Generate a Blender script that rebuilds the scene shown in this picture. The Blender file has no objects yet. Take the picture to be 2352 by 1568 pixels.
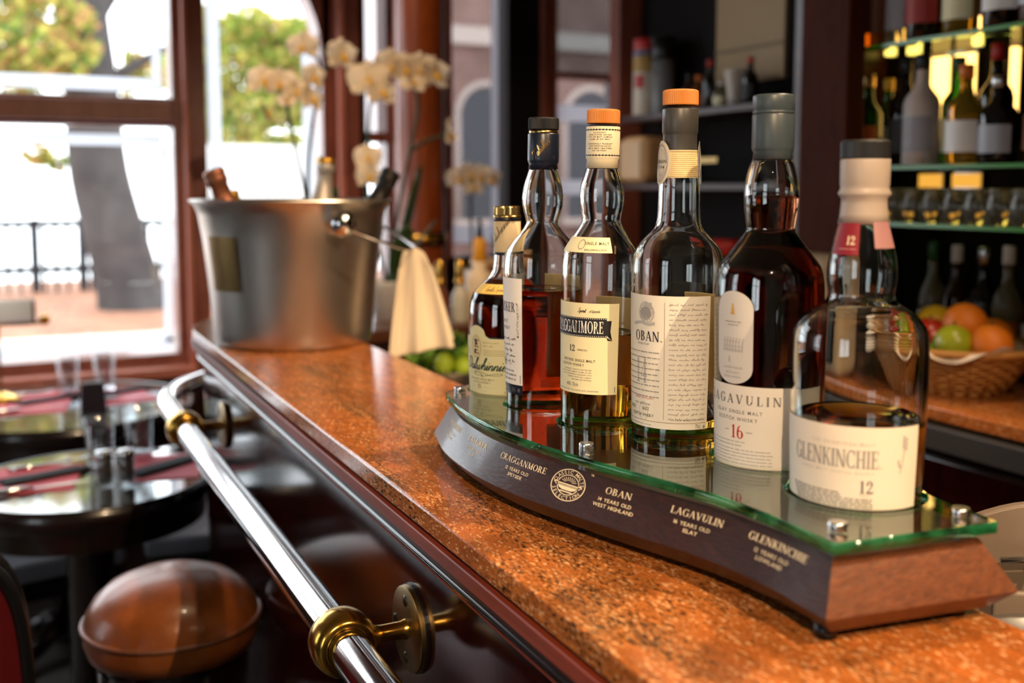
import bpy, bmesh, math, random
from mathutils import Vector, Matrix
R = math.radians
random.seed(7)
scene = bpy.context.scene
COL = scene.collection

# ------------------------------------------------------------------ camera
EYE = Vector((0.0, 0.0, 1.40))
cam_d = bpy.data.cameras.new('camera')
cam = bpy.data.objects.new('camera', cam_d); COL.objects.link(cam)
cam_d.sensor_width = 36.0; cam_d.lens = 36.0*2400/2352
cam_d.shift_y = -129/2352
cam.location = EYE
cam.rotation_euler = (R(90-5.474), 0, R(-25.815))
cam_d.clip_start = 0.02; cam_d.clip_end = 200
cam_d.dof.use_dof = True; cam_d.dof.focus_distance = 0.975; cam_d.dof.aperture_fstop = 3.6
scene.camera = cam

# ------------------------------------------------------------------ world, exposure
world = bpy.data.worlds.new('overcast_sky'); scene.world = world
world.use_nodes = True
wn = world.node_tree.nodes; wn['Background'].inputs[0].default_value = (0.90, 0.95, 1.0, 1)
wn['Background'].inputs[1].default_value = 6.0
vs = scene.view_settings
vs.view_transform = 'Standard'; vs.look = 'None'; vs.gamma = 1.0; vs.exposure = 0.0; vs.use_curve_mapping = False
cy = scene.cycles
cy.use_denoising = True
cy.max_bounces = 16; cy.transmission_bounces = 16; cy.transparent_max_bounces = 24
cy.diffuse_bounces = 3; cy.glossy_bounces = 6
cy.caustics_reflective = True; cy.caustics_refractive = True
cy.blur_glossy = 0.3; cy.sample_clamp_indirect = 6.0

# ------------------------------------------------------------------ helpers: objects
def props(o, label=None, cat=None, group=None, kind=None):
    if label: o['label'] = label
    if cat: o['category'] = cat
    if group: o['group'] = group
    if kind: o['kind'] = kind
    return o

def empty(name, loc=(0,0,0), label=None, cat=None, group=None, kind=None, rz=0.0):
    o = bpy.data.objects.new(name, None); COL.objects.link(o)
    o.empty_display_size = 0.03
    o.location = loc; o.rotation_euler = (0,0,rz)
    return props(o, label, cat, group, kind)

class MB:
    """collects verts and faces, then links them as one mesh object"""
    def __init__(s): s.v=[]; s.f=[]; s.m=[]; s.sm=[]
    def add(s, vs_, fs_, mat=0, smooth=False):
        b=len(s.v); s.v.extend([tuple(q) for q in vs_])
        for f in fs_:
            s.f.append([b+i for i in f]); s.m.append(mat); s.sm.append(smooth)
        return s
    def box(s, a, b, mat=0):
        x0,y0,z0=a; x1,y1,z1=b
        return s.add([(x0,y0,z0),(x1,y0,z0),(x1,y1,z0),(x0,y1,z0),(x0,y0,z1),(x1,y0,z1),(x1,y1,z1),(x0,y1,z1)],
              [(0,3,2,1),(4,5,6,7),(0,1,5,4),(1,2,6,5),(2,3,7,6),(3,0,4,7)], mat)
    def lathe(s, prof, seg=48, mat=0, smooth=True, flute=None, off=(0,0,0), closed=False):
        """prof: (r,z) list; r=0 ends become poles"""
        vs_=[]; rows=[]
        for i,(r,z) in enumerate(prof):
            if r<1e-6:
                rows.append([len(vs_)]); vs_.append((off[0],off[1],off[2]+z)); continue
            row=[]
            for k in range(seg):
                a=2*math.pi*k/seg; rr=r
                if flute and flute[0]<=i<=flute[1]: rr=r*(1-(flute[2] if k%2 else 0))
                row.append(len(vs_)); vs_.append((off[0]+rr*math.cos(a),off[1]+rr*math.sin(a),off[2]+z))
            rows.append(row)
        fs_=[]
        n=len(rows)
        for i in range(n if closed else n-1):
            A=rows[i]; B=rows[(i+1)%n]
            if len(A)==1 and len(B)==1: continue
            for k in range(seg):
                k2=(k+1)%seg
                if len(A)==1: fs_.append((A[0],B[k2],B[k]))
                elif len(B)==1: fs_.append((A[k],A[k2],B[0]))
                else: fs_.append((A[k],A[k2],B[k2],B[k]))
        return s.add(vs_,fs_,mat,smooth)
    def tube(s, pts, rad, seg=12, mat=0, caps=True, smooth=True):
        pts=[Vector(p) for p in pts]; n=len(pts)
        rads=rad if isinstance(rad,(list,tuple)) else [rad]*n
        t0=(pts[1]-pts[0]).normalized()
        up=Vector((0,0,1)) if abs(t0.z)<0.9 else Vector((1,0,0))
        nx=t0.cross(up).normalized(); vs_=[]; fs_=[]
        for i,p in enumerate(pts):
            t=(pts[min(i+1,n-1)]-pts[max(i-1,0)]).normalized()
            nx=(nx-t*nx.dot(t)).normalized(); ny=t.cross(nx)
            for k in range(seg):
                a=2*math.pi*k/seg
                vs_.append(p+(nx*math.cos(a)+ny*math.sin(a))*rads[i])
        for i in range(n-1):
            for k in range(seg):
                k2=(k+1)%seg
                fs_.append((i*seg+k,i*seg+k2,(i+1)*seg+k2,(i+1)*seg+k))
        s.add(vs_,fs_,mat,smooth)
        if caps:
            b=len(s.v)-len(vs_)
            s.f.append([b+k for k in range(seg)][::-1]); s.m.append(mat); s.sm.append(False)
            s.f.append([b+(n-1)*seg+k for k in range(seg)]); s.m.append(mat); s.sm.append(False)
        return s
    def prism(s, pts, z0, z1, mat=0):
        n=len(pts)
        vs_=[(x,y,z0) for x,y in pts]+[(x,y,z1) for x,y in pts]
        fs_=[tuple(range(n))[::-1],tuple(range(n,2*n))]+[(i,(i+1)%n,n+(i+1)%n,n+i) for i in range(n)]
        return s.add(vs_,fs_,mat)
    def sweep(s, prof, path, normals, mat=0, smooth=False, capends=True):
        """prof: (outward offset, z); path: (x,y); normals: outward (x,y)"""
        m=len(prof); vs_=[]; fs_=[]
        for (x,y),(nx,ny) in zip(path,normals):
            for o,z in prof: vs_.append((x+nx*o,y+ny*o,z))
        for i in range(len(path)-1):
            for k in range(m-1):
                fs_.append((i*m+k,i*m+k+1,(i+1)*m+k+1,(i+1)*m+k))
        return s.add(vs_,fs_,mat,smooth)
    def grid(s, fn, nu, nv, mat=0, smooth=True):
        vs_=[fn(i/nu,j/nv) for j in range(nv+1) for i in range(nu+1)]
        w=nu+1
        return s.add(vs_,[(j*w+i,j*w+i+1,(j+1)*w+i+1,(j+1)*w+i) for j in range(nv) for i in range(nu)],mat,smooth)
    def ball(s, c, r, seg=16, rings=10, mat=0, sc=(1,1,1)):
        prof=[(math.sin(math.pi*i/rings),-math.cos(math.pi*i/rings)) for i in range(rings+1)]
        prof[0]=(0,-1); prof[-1]=(0,1)
        t=MB(); t.lathe(prof,seg)
        return s.add([(c[0]+v[0]*r*sc[0],c[1]+v[1]*r*sc[1],c[2]+v[2]*r*sc[2]) for v in t.v],t.f,mat,True)
    def build(s, name, mats, parent=None, bevel=0, fixn=True, label=None, cat=None, group=None, kind=None, loc=None, auto=None):
        me=bpy.data.meshes.new(name); me.from_pydata(s.v,[],s.f); me.update()
        if not isinstance(mats,(list,tuple)): mats=[mats]
        for q in mats: me.materials.append(q)
        me.polygons.foreach_set('material_index',s.m); me.polygons.foreach_set('use_smooth',s.sm)
        if fixn:
            bm=bmesh.new(); bm.from_mesh(me); bmesh.ops.recalc_face_normals(bm,faces=bm.faces); bm.to_mesh(me); bm.free()
        if auto: 
            me.set_sharp_from_angle(angle=R(auto))
        o=bpy.data.objects.new(name,me); COL.objects.link(o)
        if parent: o.parent=parent
        if loc is not None: o.location=loc
        if bevel:
            b=o.modifiers.new('bevel','BEVEL'); b.width=bevel; b.segments=2; b.limit_method='ANGLE'; b.angle_limit=R(40)
        return props(o,label,cat,group,kind)

def copy_tree(o, parent=None):
    c=o.copy(); COL.objects.link(c); c.parent=parent
    for ch in o.children: copy_tree(ch,c)
    return c

def catmull(pts, n=6, closed=False):
    out=[]; m=len(pts)
    rng=range(m if closed else m-1)
    for i in rng:
        p1=pts[i]; p2=pts[(i+1)%m]
        if p1==p2: continue
        p0=pts[(i-1)%m] if closed or i>0 else p1
        p3=pts[(i+2)%m] if closed or i+2<m else p2
        for k in range(n):
            t=k/n
            out.append(tuple(0.5*((2*b)+(-a+c)*t+(2*a-5*b+4*c-d)*t*t+(-a+3*b-3*c+d)*t**3) for a,b,c,d in zip(p0,p1,p2,p3)))
    if not closed: out.append(tuple(pts[-1]))
    return out

# ------------------------------------------------------------------ helpers: materials
def srgb(r,g,b):
    f=lambda c:(c/255/12.92) if c<=10.3 else ((c/255+0.055)/1.055)**2.4
    return (f(r),f(g),f(b),1)
def mat(name):
    m=bpy.data.materials.new(name); m.use_nodes=True
    nt=m.node_tree; return m,nt,nt.nodes,nt.links,nt.nodes['Principled BSDF']
def P(name, col, rough=0.5, metal=0.0, spec=0.5, coat=0.0, bump=0, bscale=200, sheen=0, trans=0, ior=1.45, noise=0.0, nscale=30, emit=None, sss=0):
    m,nt,N,L,b=mat(name)
    b.inputs['Base Color'].default_value=col if len(col)==4 else srgb(*col)
    b.inputs['Roughness'].default_value=rough; b.inputs['Metallic'].default_value=metal
    b.inputs['Specular IOR Level'].default_value=spec; b.inputs['Coat Weight'].default_value=coat
    b.inputs['Coat Roughness'].default_value=0.06
    b.inputs['Transmission Weight'].default_value=trans; b.inputs['IOR'].default_value=ior
    if sheen: b.inputs['Sheen Weight'].default_value=sheen
    if emit: b.inputs['Emission Color'].default_value=srgb(*emit[0]); b.inputs['Emission Strength'].default_value=emit[1]
    if bump or noise:
        tc=N.new('ShaderNodeTexCoord'); nz=N.new('ShaderNodeTexNoise'); nz.inputs['Scale'].default_value=bscale if bump else nscale; nz.inputs['Detail'].default_value=4
        L.new(tc.outputs['Object'],nz.inputs['Vector'])
        if bump:
            bp=N.new('ShaderNodeBump'); bp.inputs['Strength'].default_value=bump; bp.inputs['Distance'].default_value=0.002
            L.new(nz.outputs['Fac'],bp.inputs['Height']); L.new(bp.outputs['Normal'],b.inputs['Normal'])
        if noise:
            n2=N.new('ShaderNodeTexNoise'); n2.inputs['Scale'].default_value=nscale; n2.inputs['Detail'].default_value=5
            L.new(tc.outputs['Object'],n2.inputs['Vector'])
            hs=N.new('ShaderNodeHueSaturation'); hs.inputs['Color'].default_value=b.inputs['Base Color'].default_value
            mr=N.new('ShaderNodeMapRange'); mr.inputs[1].default_value=0.3; mr.inputs[2].default_value=0.7; mr.inputs[3].default_value=1-noise; mr.inputs[4].default_value=1+noise
            L.new(n2.outputs['Fac'],mr.inputs[0]); L.new(mr.outputs[0],hs.inputs['Value']); L.new(hs.outputs[0],b.inputs['Base Color'])
    return m
def wood(name, c1, c2, rough=0.35, scale=(8,1.2,8), coat=0.3, bump=0.15, c3=None, spec=0.5):
    m,nt,N,L,b=mat(name)
    tc=N.new('ShaderNodeTexCoord'); mp=N.new('ShaderNodeMapping'); mp.inputs['Scale'].default_value=scale
    nz=N.new('ShaderNodeTexNoise'); nz.inputs['Scale'].default_value=7; nz.inputs['Detail'].default_value=8; nz.inputs['Roughness'].default_value=0.65; nz.inputs['Distortion'].default_value=0.6
    cr=N.new('ShaderNodeValToRGB'); cr.color_ramp.elements[0].position=0.32; cr.color_ramp.elements[0].color=srgb(*c1)
    cr.color_ramp.elements[1].position=0.72; cr.color_ramp.elements[1].color=srgb(*c2)
    if c3:
        e=cr.color_ramp.elements.new(0.85); e.color=srgb(*c3)
    L.new(tc.outputs['Object'],mp.inputs[0]); L.new(mp.outputs[0],nz.inputs['Vector']); L.new(nz.outputs['Fac'],cr.inputs[0]); L.new(cr.outputs[0],b.inputs['Base Color'])
    bp=N.new('ShaderNodeBump'); bp.inputs['Strength'].default_value=bump; bp.inputs['Distance'].default_value=0.001
    L.new(nz.outputs['Fac'],bp.inputs['Height']); L.new(bp.outputs['Normal'],b.inputs['Normal'])
    b.inputs['Roughness'].default_value=rough; b.inputs['Coat Weight'].default_value=coat; b.inputs['Coat Roughness'].default_value=0.1
    b.inputs['Specular IOR Level'].default_value=spec
    return m
def glass(name, col=(1,1,1), ior=1.5, rough=0.0, absorb=None, density=0):
    m=bpy.data.materials.new(name); m.use_nodes=True; nt=m.node_tree; N=nt.nodes; L=nt.links
    N.remove(N['Principled BSDF']); g=N.new('ShaderNodeBsdfGlass'); g.inputs['Color'].default_value=(*col,1); g.inputs['IOR'].default_value=ior; g.inputs['Roughness'].default_value=rough
    L.new(g.outputs[0],N['Material Output'].inputs['Surface'])
    if absorb:
        a=N.new('ShaderNodeVolumeAbsorption'); a.inputs['Color'].default_value=(*absorb,1); a.inputs['Density'].default_value=density
        L.new(a.outputs[0],N['Material Output'].inputs['Volume'])
    return m
def thin_glass(name, tint=(1,1,1), refl=0.08):
    m=bpy.data.materials.new(name); m.use_nodes=True; nt=m.node_tree; N=nt.nodes; L=nt.links
    N.remove(N['Principled BSDF']); t=N.new('ShaderNodeBsdfTransparent'); t.inputs[0].default_value=(*tint,1)
    g=N.new('ShaderNodeBsdfGlossy'); g.inputs['Roughness'].default_value=0.01
    mx=N.new('ShaderNodeMixShader'); mx.inputs[0].default_value=refl
    L.new(t.outputs[0],mx.inputs[1]); L.new(g.outputs[0],mx.inputs[2]); L.new(mx.outputs[0],N['Material Output'].inputs['Surface'])
    return m
def film(name, col, w=0.5):
    m=bpy.data.materials.new(name); m.use_nodes=True; nt=m.node_tree; N=nt.nodes; L=nt.links
    N.remove(N['Principled BSDF']); t=N.new('ShaderNodeBsdfTranslucent'); t.inputs[0].default_value=srgb(*col)
    d=N.new('ShaderNodeBsdfDiffuse'); d.inputs[0].default_value=srgb(*col)
    mx=N.new('ShaderNodeMixShader'); mx.inputs[0].default_value=w
    L.new(d.outputs[0],mx.inputs[1]); L.new(t.outputs[0],mx.inputs[2]); L.new(mx.outputs[0],N['Material Output'].inputs['Surface'])
    return m
def emit(name, col, strength):
    m=bpy.data.materials.new(name); m.use_nodes=True; nt=m.node_tree; N=nt.nodes
    N.remove(N['Principled BSDF']); e=N.new('ShaderNodeEmission'); e.inputs[0].default_value=srgb(*col); e.inputs[1].default_value=strength
    nt.links.new(e.outputs[0],N['Material Output'].inputs['Surface']); return m

def granite_mat(name):
    m,nt,N,L,b=mat(name)
    tc=N.new('ShaderNodeTexCoord'); mp=N.new('ShaderNodeMapping'); mp.inputs['Rotation'].default_value=(0,0,R(38)); mp.inputs['Scale'].default_value=(1.0,0.42,1.0)
    L.new(tc.outputs['Object'],mp.inputs[0])
    def nz(s,d=6,r=0.6):
        n=N.new('ShaderNodeTexNoise'); n.inputs['Scale'].default_value=s; n.inputs['Detail'].default_value=d; n.inputs['Roughness'].default_value=r; L.new(mp.outputs[0],n.inputs['Vector']); return n
    big=nz(14,6,0.7); fine=nz(900,3,0.75); mid=nz(330,5,0.75)
    cr=N.new('ShaderNodeValToRGB'); E=cr.color_ramp.elements
    E[0].position=0.30; E[0].color=srgb(104,54,20); E[1].position=0.72; E[1].color=srgb(214,152,86)
    e=E.new(0.48); e.color=srgb(168,92,38)
    add=N.new('ShaderNodeMath'); add.operation='MULTIPLY_ADD'; add.inputs[1].default_value=0.55
    L.new(fine.outputs['Fac'],add.inputs[0])
    m2=N.new('ShaderNodeMath'); m2.operation='MULTIPLY'; m2.inputs[1].default_value=0.45; L.new(big.outputs['Fac'],m2.inputs[0]); L.new(m2.outputs[0],add.inputs[2])
    L.new(add.outputs[0],cr.inputs[0])
    # dark mineral flecks
    cr2=N.new('ShaderNodeValToRGB'); F=cr2.color_ramp.elements; F[0].position=0.54; F[0].color=(0,0,0,1); F[1].position=0.64; F[1].color=(1,1,1,1)
    mm=N.new('ShaderNodeMath'); mm.operation='MULTIPLY_ADD'; mm.inputs[1].default_value=0.45; L.new(big.outputs['Fac'],mm.inputs[0])
    m3=N.new('ShaderNodeMath'); m3.operation='MULTIPLY'; m3.inputs[1].default_value=0.62; L.new(mid.outputs['Fac'],m3.inputs[0]); L.new(m3.outputs[0],mm.inputs[2])
    L.new(mm.outputs[0],cr2.inputs[0])
    mx=N.new('ShaderNodeMix'); mx.data_type='RGBA'; mx.inputs[7].default_value=srgb(48,26,16)
    L.new(cr2.outputs[0],mx.inputs[0]); L.new(cr.outputs[0],mx.inputs[6])
    # grey-pink feldspar patches
    vo=N.new('ShaderNodeTexVoronoi'); vo.inputs['Scale'].default_value=620; L.new(mp.outputs[0],vo.inputs['Vector'])
    cr3=N.new('ShaderNodeValToRGB'); G=cr3.color_ramp.elements; G[0].position=0.86; G[0].color=(0,0,0,1); G[1].position=0.95; G[1].color=(0.8,0.8,0.8,1)
    sp=N.new('ShaderNodeSeparateColor'); L.new(vo.outputs['Color'],sp.inputs[0]); L.new(sp.outputs[0],cr3.inputs[0])
    mx2=N.new('ShaderNodeMix'); mx2.data_type='RGBA'; mx2.inputs[7].default_value=srgb(222,170,122)
    L.new(cr3.outputs[0],mx2.inputs[0]); L.new(mx.outputs[2],mx2.inputs[6])
    mp2=N.new('ShaderNodeMapping'); mp2.inputs['Rotation'].default_value=(0,0,R(25)); mp2.inputs['Scale'].default_value=(1.0,0.28,1.0); L.new(tc.outputs['Object'],mp2.inputs[0])
    st=N.new('ShaderNodeTexNoise'); st.inputs['Scale'].default_value=55; st.inputs['Detail'].default_value=6; st.inputs['Roughness'].default_value=0.7; st.inputs['Distortion'].default_value=0.8; L.new(mp2.outputs[0],st.inputs['Vector'])
    mr=N.new('ShaderNodeMapRange'); mr.inputs[1].default_value=0.32; mr.inputs[2].default_value=0.68; mr.inputs[3].default_value=0.62; mr.inputs[4].default_value=1.3; L.new(st.outputs['Fac'],mr.inputs[0])
    hs=N.new('ShaderNodeHueSaturation'); L.new(mr.outputs[0],hs.inputs['Value']); L.new(mx2.outputs[2],hs.inputs['Color']); L.new(hs.outputs[0],b.inputs['Base Color'])
    b.inputs['Roughness'].default_value=0.16; b.inputs['Specular IOR Level'].default_value=0.5
    return m

M={}
M['granite']=granite_mat('granite')
M['mahog']=wood('dark_mahogany',(22,4,4),(44,11,9),rough=0.11,scale=(10,10,1.0),coat=0.12,bump=0.06)
M['mahog_red']=wood('red_mahogany',(104,38,20),(142,60,34),rough=0.45,scale=(10,1,10),coat=0.0,bump=0.05,spec=0.3)
M['mahog_trim']=wood('brown_mahogany',(42,18,12),(70,33,23),rough=0.4,scale=(10,1,10),coat=0.05,bump=0.05)
M['blackbead']=P('black_bead',(10,8,9),0.2,coat=0.3)
M['frame']=wood('window_frame_wood',(122,66,52),(152,88,72),rough=0.35,scale=(3,3,1),coat=0.2,bump=0.05)
M['frame_red']=wood('window_frame_light',(186,110,92),(204,128,108),rough=0.35,scale=(3,3,1),coat=0.2,bump=0.05)
M['chrome']=P('chrome',(215,215,215),0.07,1.0,bump=0.02,bscale=900)
M['steel']=P('brushed_steel',(196,190,182),0.36,1.0,bump=0.03,bscale=300,noise=0.12,nscale=6)
M['alu']=P('satin_aluminium',(205,205,205),0.25,1.0)
M['brass']=P('brass',(206,160,72),0.2,1.0,noise=0.1,nscale=40)
M['brass_dull']=P('dull_brass',(150,124,80),0.33,1.0,noise=0.1,nscale=30)
M['black']=P('black_plastic',(14,14,16),0.35)
M['dark']=P('dark_paint',(16,11,10),0.5)
M['standwood']=wood('stand_wood',(30,13,10),(62,31,22),rough=0.33,scale=(70,11,70),coat=0.2,bump=0.5,c3=(118,78,60))
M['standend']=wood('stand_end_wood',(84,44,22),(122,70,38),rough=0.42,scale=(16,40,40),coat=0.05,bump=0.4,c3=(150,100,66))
M['cream']=P('cream_print',(238,222,190),0.5)
M['glass']=glass('clear_glass',(0.99,1.0,0.99),1.5)
M['shelfglass']=glass('green_edge_glass',(0.97,1.0,0.98),1.5,absorb=(0.2,0.85,0.55),density=4.5)
def edge_glass():
    m=glass('ground_green_glass_edge',(0.80,0.97,0.89),1.5,rough=0.05,absorb=(0.2,0.85,0.55),density=4.5); nt=m.node_tree; N=nt.nodes; L=nt.links
    g=[n for n in N if n.type=='BSDF_GLASS'][0]; t=N.new('ShaderNodeBsdfTranslucent'); t.inputs[0].default_value=srgb(70,190,130); d=N.new('ShaderNodeBsdfDiffuse'); d.inputs[0].default_value=srgb(60,160,110)
    a=N.new('ShaderNodeAddShader'); L.new(t.outputs[0],a.inputs[0]); L.new(d.outputs[0],a.inputs[1])
    mx=N.new('ShaderNodeMixShader'); tc=N.new('ShaderNodeTexCoord'); nz=N.new('ShaderNodeTexNoise'); nz.inputs['Scale'].default_value=34; L.new(tc.outputs['Object'],nz.inputs['Vector'])
    mr=N.new('ShaderNodeMapRange'); mr.inputs[1].default_value=0.42; mr.inputs[2].default_value=0.62; mr.inputs[3].default_value=0.0; mr.inputs[4].default_value=0.30; L.new(nz.outputs['Fac'],mr.inputs[0]); L.new(mr.outputs[0],mx.inputs[0])
    L.new(g.outputs[0],mx.inputs[1]); L.new(a.outputs[0],mx.inputs[2]); L.new(mx.outputs[0],N['Material Output'].inputs['Surface']); return m
M['glassedge']=edge_glass()
M['pane']=thin_glass('window_glass',(0.97,0.98,0.98),0.06)
M['tinted']=thin_glass('tinted_glass',(0.55,0.52,0.52),0.06)  # tint put in to dim the bright street view behind
M['tinted2']=thin_glass('dark_tinted_glass',(0.34,0.345,0.35),0.08)
M['frost']=film('frosted_film',(236,240,246),0.75)
M['linen']=P('napkin_linen',(212,196,170),0.85,sheen=0.2,bump=0.1,bscale=900)
M['floor']=P('stone_floor',(88,84,80),0.4,noise=0.25,nscale=3)
M['plaster']=P('plaster',(150,140,125),0.8)
M['panel']=wood('wall_panelling',(46,22,16),(74,38,28),rough=0.4,scale=(3,3,1),coat=0.15,bump=0.05)
M['ceil']=P('ceiling_paint',(140,128,110),0.8)
M['brick']=P('pink_facade',(146,122,114),0.9,noise=0.2,nscale=2)
# ------------------------------------------------------------------ lamps of the room
def downlight(loc, target, power, label, angle=70, col=(1.0,0.70,0.42), rad=0.025, blend=0.5):
    t=empty('ceiling_spotlight',loc,label,'spotlight','warm spotlights on the ceiling')
    MB().lathe([(0.0,0.10),(0.045,0.10),(0.045,0.0),(0.040,0.0),(0.036,0.02),(0.0,0.03)],24).build('housing',M['black'],t)
    l=bpy.data.lights.new('spot','SPOT'); l.energy=power; l.color=col; l.shadow_soft_size=rad; l.spot_size=R(angle); l.spot_blend=blend
    o=bpy.data.objects.new('bulb',l); COL.objects.link(o); o.parent=t; o.location=(0,0,-0.01)
    d=Vector(target)-Vector(loc); o.rotation_euler=d.to_track_quat('-Z','Y').to_euler()
    return t
CEIL=2.9
downlight((-0.75,-1.25,CEIL-0.10),(0.53,0.80,1.25),290,'black ceiling spotlight behind the viewer aimed at the bottles',22,blend=0.35)
downlight((0.78,-0.90,CEIL-0.10),(0.28,1.35,0.90),210,'black ceiling spotlight behind the viewer to the right',62,rad=0.012)
downlight((1.30,0.85,CEIL-0.10),(0.60,0.90,1.1),125,'black ceiling spotlight above the bar aisle',80)
downlight((0.55,1.15,CEIL-0.10),(0.52,2.1,1.15),34,'black ceiling spotlight aimed at the steel bucket',70)
downlight((0.30,2.3,CEIL-0.10),(1.2,3.2,1.45),55,'black ceiling spotlight aimed at the wooden column',50)
# ------------------------------------------------------------------ room shell
YW=3.80
struct=dict(kind='structure')
MB().box((-3.6,-2.6,-0.1),(2.6,YW+0.15,0)).build('floor',M['floor'],label='grey stone floor of the bar room',**struct)
MB().box((-3.6,-2.6,CEIL),(2.6,YW+0.15,CEIL+0.1)).build('ceiling',M['ceil'],label='plain ceiling of the bar room',**struct)
MB().box((-3.6,-2.7,0),(2.6,-2.6,CEIL)).build('wall_back',M['plaster'],label='plaster wall behind the viewer',**struct)
MB().box((2.5,-2.6,0),(2.6,YW+0.15,CEIL)).build('wall_right',M['dark'],label='dark wall behind the back bar',**struct)
# left wall; its two unseen windows are added for daylight fill from the left
wl=empty('wall_left',(0,0,0),'plaster wall with tall windows left of the room',None,kind='structure')
segs=[(-2.6,-1.7),(-0.3,2.5),(3.6,YW+0.15)]
for y0,y1 in segs: MB().box((-3.6,y0,0),(-3.5,y1,CEIL)).build('wall_panel',M['panel'],wl)
for y0,y1 in ((-1.7,-0.3),(2.5,3.6)):
    MB().box((-3.6,y0,0),(-3.5,y1,0.75)).build('wall_panel',M['panel'],wl)
    MB().box((-3.6,y0,2.5),(-3.5,y1,CEIL)).build('wall_panel',M['panel'],wl)
for i,(y0,y1) in enumerate(((-1.7,-0.3),(2.5,3.6))):
    w=empty('window_%d'%(5+i),(-3.55,0,0),kind='structure',label=['tall mahogany window in the left wall behind the viewer','tall mahogany window in the left wall near the street'][i])
    for a,b in ((y0,y0+0.06),(y1-0.06,y1),((y0+y1)/2-0.03,(y0+y1)/2+0.03)): MB().box((-0.04,a,0.75),(0.04,b,2.5)).build('stile',M['frame'],w)
    for z in (0.75,1.62,2.44): MB().box((-0.04,y0+0.06,z),(0.04,y1-0.06,z+0.06)).build('rail',M['frame'],w)
    MB().box((-0.004,y0,0.75),(0.004,y1,2.5)).build('pane',M['pane'],w)

# street front wall (far end), all along Y = YW
def fbox(name,parent,x0,x1,z0,z1,y0,y1,m='frame',bevel=0.004): return MB().box((x0,YW+y0,z0),(x1,YW+y1,z1)).build(name,M[m],parent,bevel=bevel)
wf=empty('wall_far',(0,0,0),'street front wall below and above the windows',None,kind='structure')
fbox('wall_panel',wf,-3.6,2.6,0,0.74,0,0.12,'mahog_trim')
fbox('wall_panel',wf,-3.6,2.6,2.62,CEIL,0,0.12,'frame')
fbox('wall_panel',wf,-3.6,-1.3,0.74,2.62,0,0.12,'frame')
# window 1: two stacked panes
w1=empty('window_1',(0,0,0),'large mahogany street window with two stacked panes',None,kind='structure')
fbox('sill',w1,-1.3,0.58,0.74,0.775,-0.10,0.10,'frame_red'); fbox('bottom_rail',w1,-1.3,0.58,0.775,0.815,-0.03,0.10)
fbox('transom',w1,-1.3,0.53,1.615,1.685,-0.045,0.10); fbox('transom_moulding',w1,-1.3,0.53,1.60,1.70,0.0,0.09,'frame')
fbox('top_rail',w1,-1.3,0.58,2.5,2.62,-0.03,0.10); fbox('stile',w1,-1.3,-1.22,0.775,2.5,-0.03,0.10)
fbox('stile',w1,0.53,0.562,0.815,2.5,-0.03,0.10); fbox('bead',w1,0.562,0.580,0.74,2.6,-0.065,0.10,'frame_red')
fbox('pane',w1,-1.22,0.53,0.815,1.60,0.04,0.046,'pane',0); fbox('pane',w1,-1.22,0.53,1.70,2.5,0.04,0.046,'pane',0)
def band(w,x0,x1,z0,z1): fbox('frosted_band',w,x0,x1,z0,z1,0.033,0.036,'frost',0)
band(w1,-1.22,0.50,1.535,1.575); band(w1,0.490,0.520,0.85,1.535); band(w1,-1.22,0.52,0.825,0.862)
band(w1,-1.22,0.475,1.72,1.765); band(w1,0.475,0.505,1.72,2.46)
# window 2: round-arched pane
w2=empty('window_2',(0,0,0),'narrow street window with a rounded arch top',None,kind='structure')
fbox('post',w2,0.580,0.640,0.74,2.62,-0.05,0.10,'frame')
fbox('sill',w2,0.64,1.08,0.74,0.775,-0.08,0.10,'frame_red'); fbox('bottom_rail',w2,0.64,1.08,0.775,0.83,-0.02,0.10)
arch=MB(); xa,xb,zs,ra=0.64,1.06,1.86,0.42
pts=[(xb,zs)]+[(xb-ra+ra*math.cos(t),zs+0.44*math.sin(t)) for t in [math.pi/2*k/14 for k in range(1,15)]]
n=len(pts); vs_=[]
for y in (YW-0.02,YW+0.10):
    vs_+= [(x,y,z) for x,z in pts]+[(0.64,y,2.62)]+[(1.09,y,2.62)]+[(1.09,y,1.86)]
m_=n+3
fs_=[]
fs_.append([*range(m_)]); fs_.append([*range(m_,2*m_)][::-1])
fs_+= [(i,(i+1)%m_,m_+(i+1)%m_,m_+i) for i in range(m_)]
# right stile continues below the arch
arch.add(vs_,fs_).build('arch_head',M['frame'],w2,auto=30)
fbox('stile',w2,1.06,1.11,0.775,2.62,-0.02,0.10); fbox('bead',w2,1.11,1.135,0.74,2.62,-0.06,0.10,'frame_red'); fbox('jamb',w2,1.135,1.20,0.74,2.62,-0.03,0.10,'frame')
fbox('pane',w2,0.64,1.09,0.83,2.5,0.04,0.046,'pane',0)
band(w2,0.660,0.705,0.86,2.4); band(w2,1.0,1.045,0.86,1.95); band(w2,0.705,1.0,0.86,0.90)
# narrow sidelight right of it
w8=empty('window_8',(0,0,0),'narrow grey sidelight beside the arched window',None,kind='structure')
fbox('post',w8,1.20,1.225,0.74,2.62,-0.02,0.10,'blackbead'); fbox('stile',w8,1.305,1.33,0.74,2.62,-0.02,0.10); fbox('bead',w8,1.33,1.36,0.74,2.62,-0.05,0.10,'frame_red')
fbox('rail',w8,1.225,1.305,1.56,1.60,0.0,0.08); fbox('bottom_rail',w8,1.225,1.305,0.74,0.83,0,0.1)
fbox('pane',w8,1.225,1.305,1.60,2.62,0.04,0.046,'tinted',0); fbox('pane',w8,1.225,1.305,0.83,1.56,0.04,0.046,'pane',0)
fbox('pier',w8,1.36,1.55,0.74,2.62,-0.02,0.12,'mahog_trim')
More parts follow.
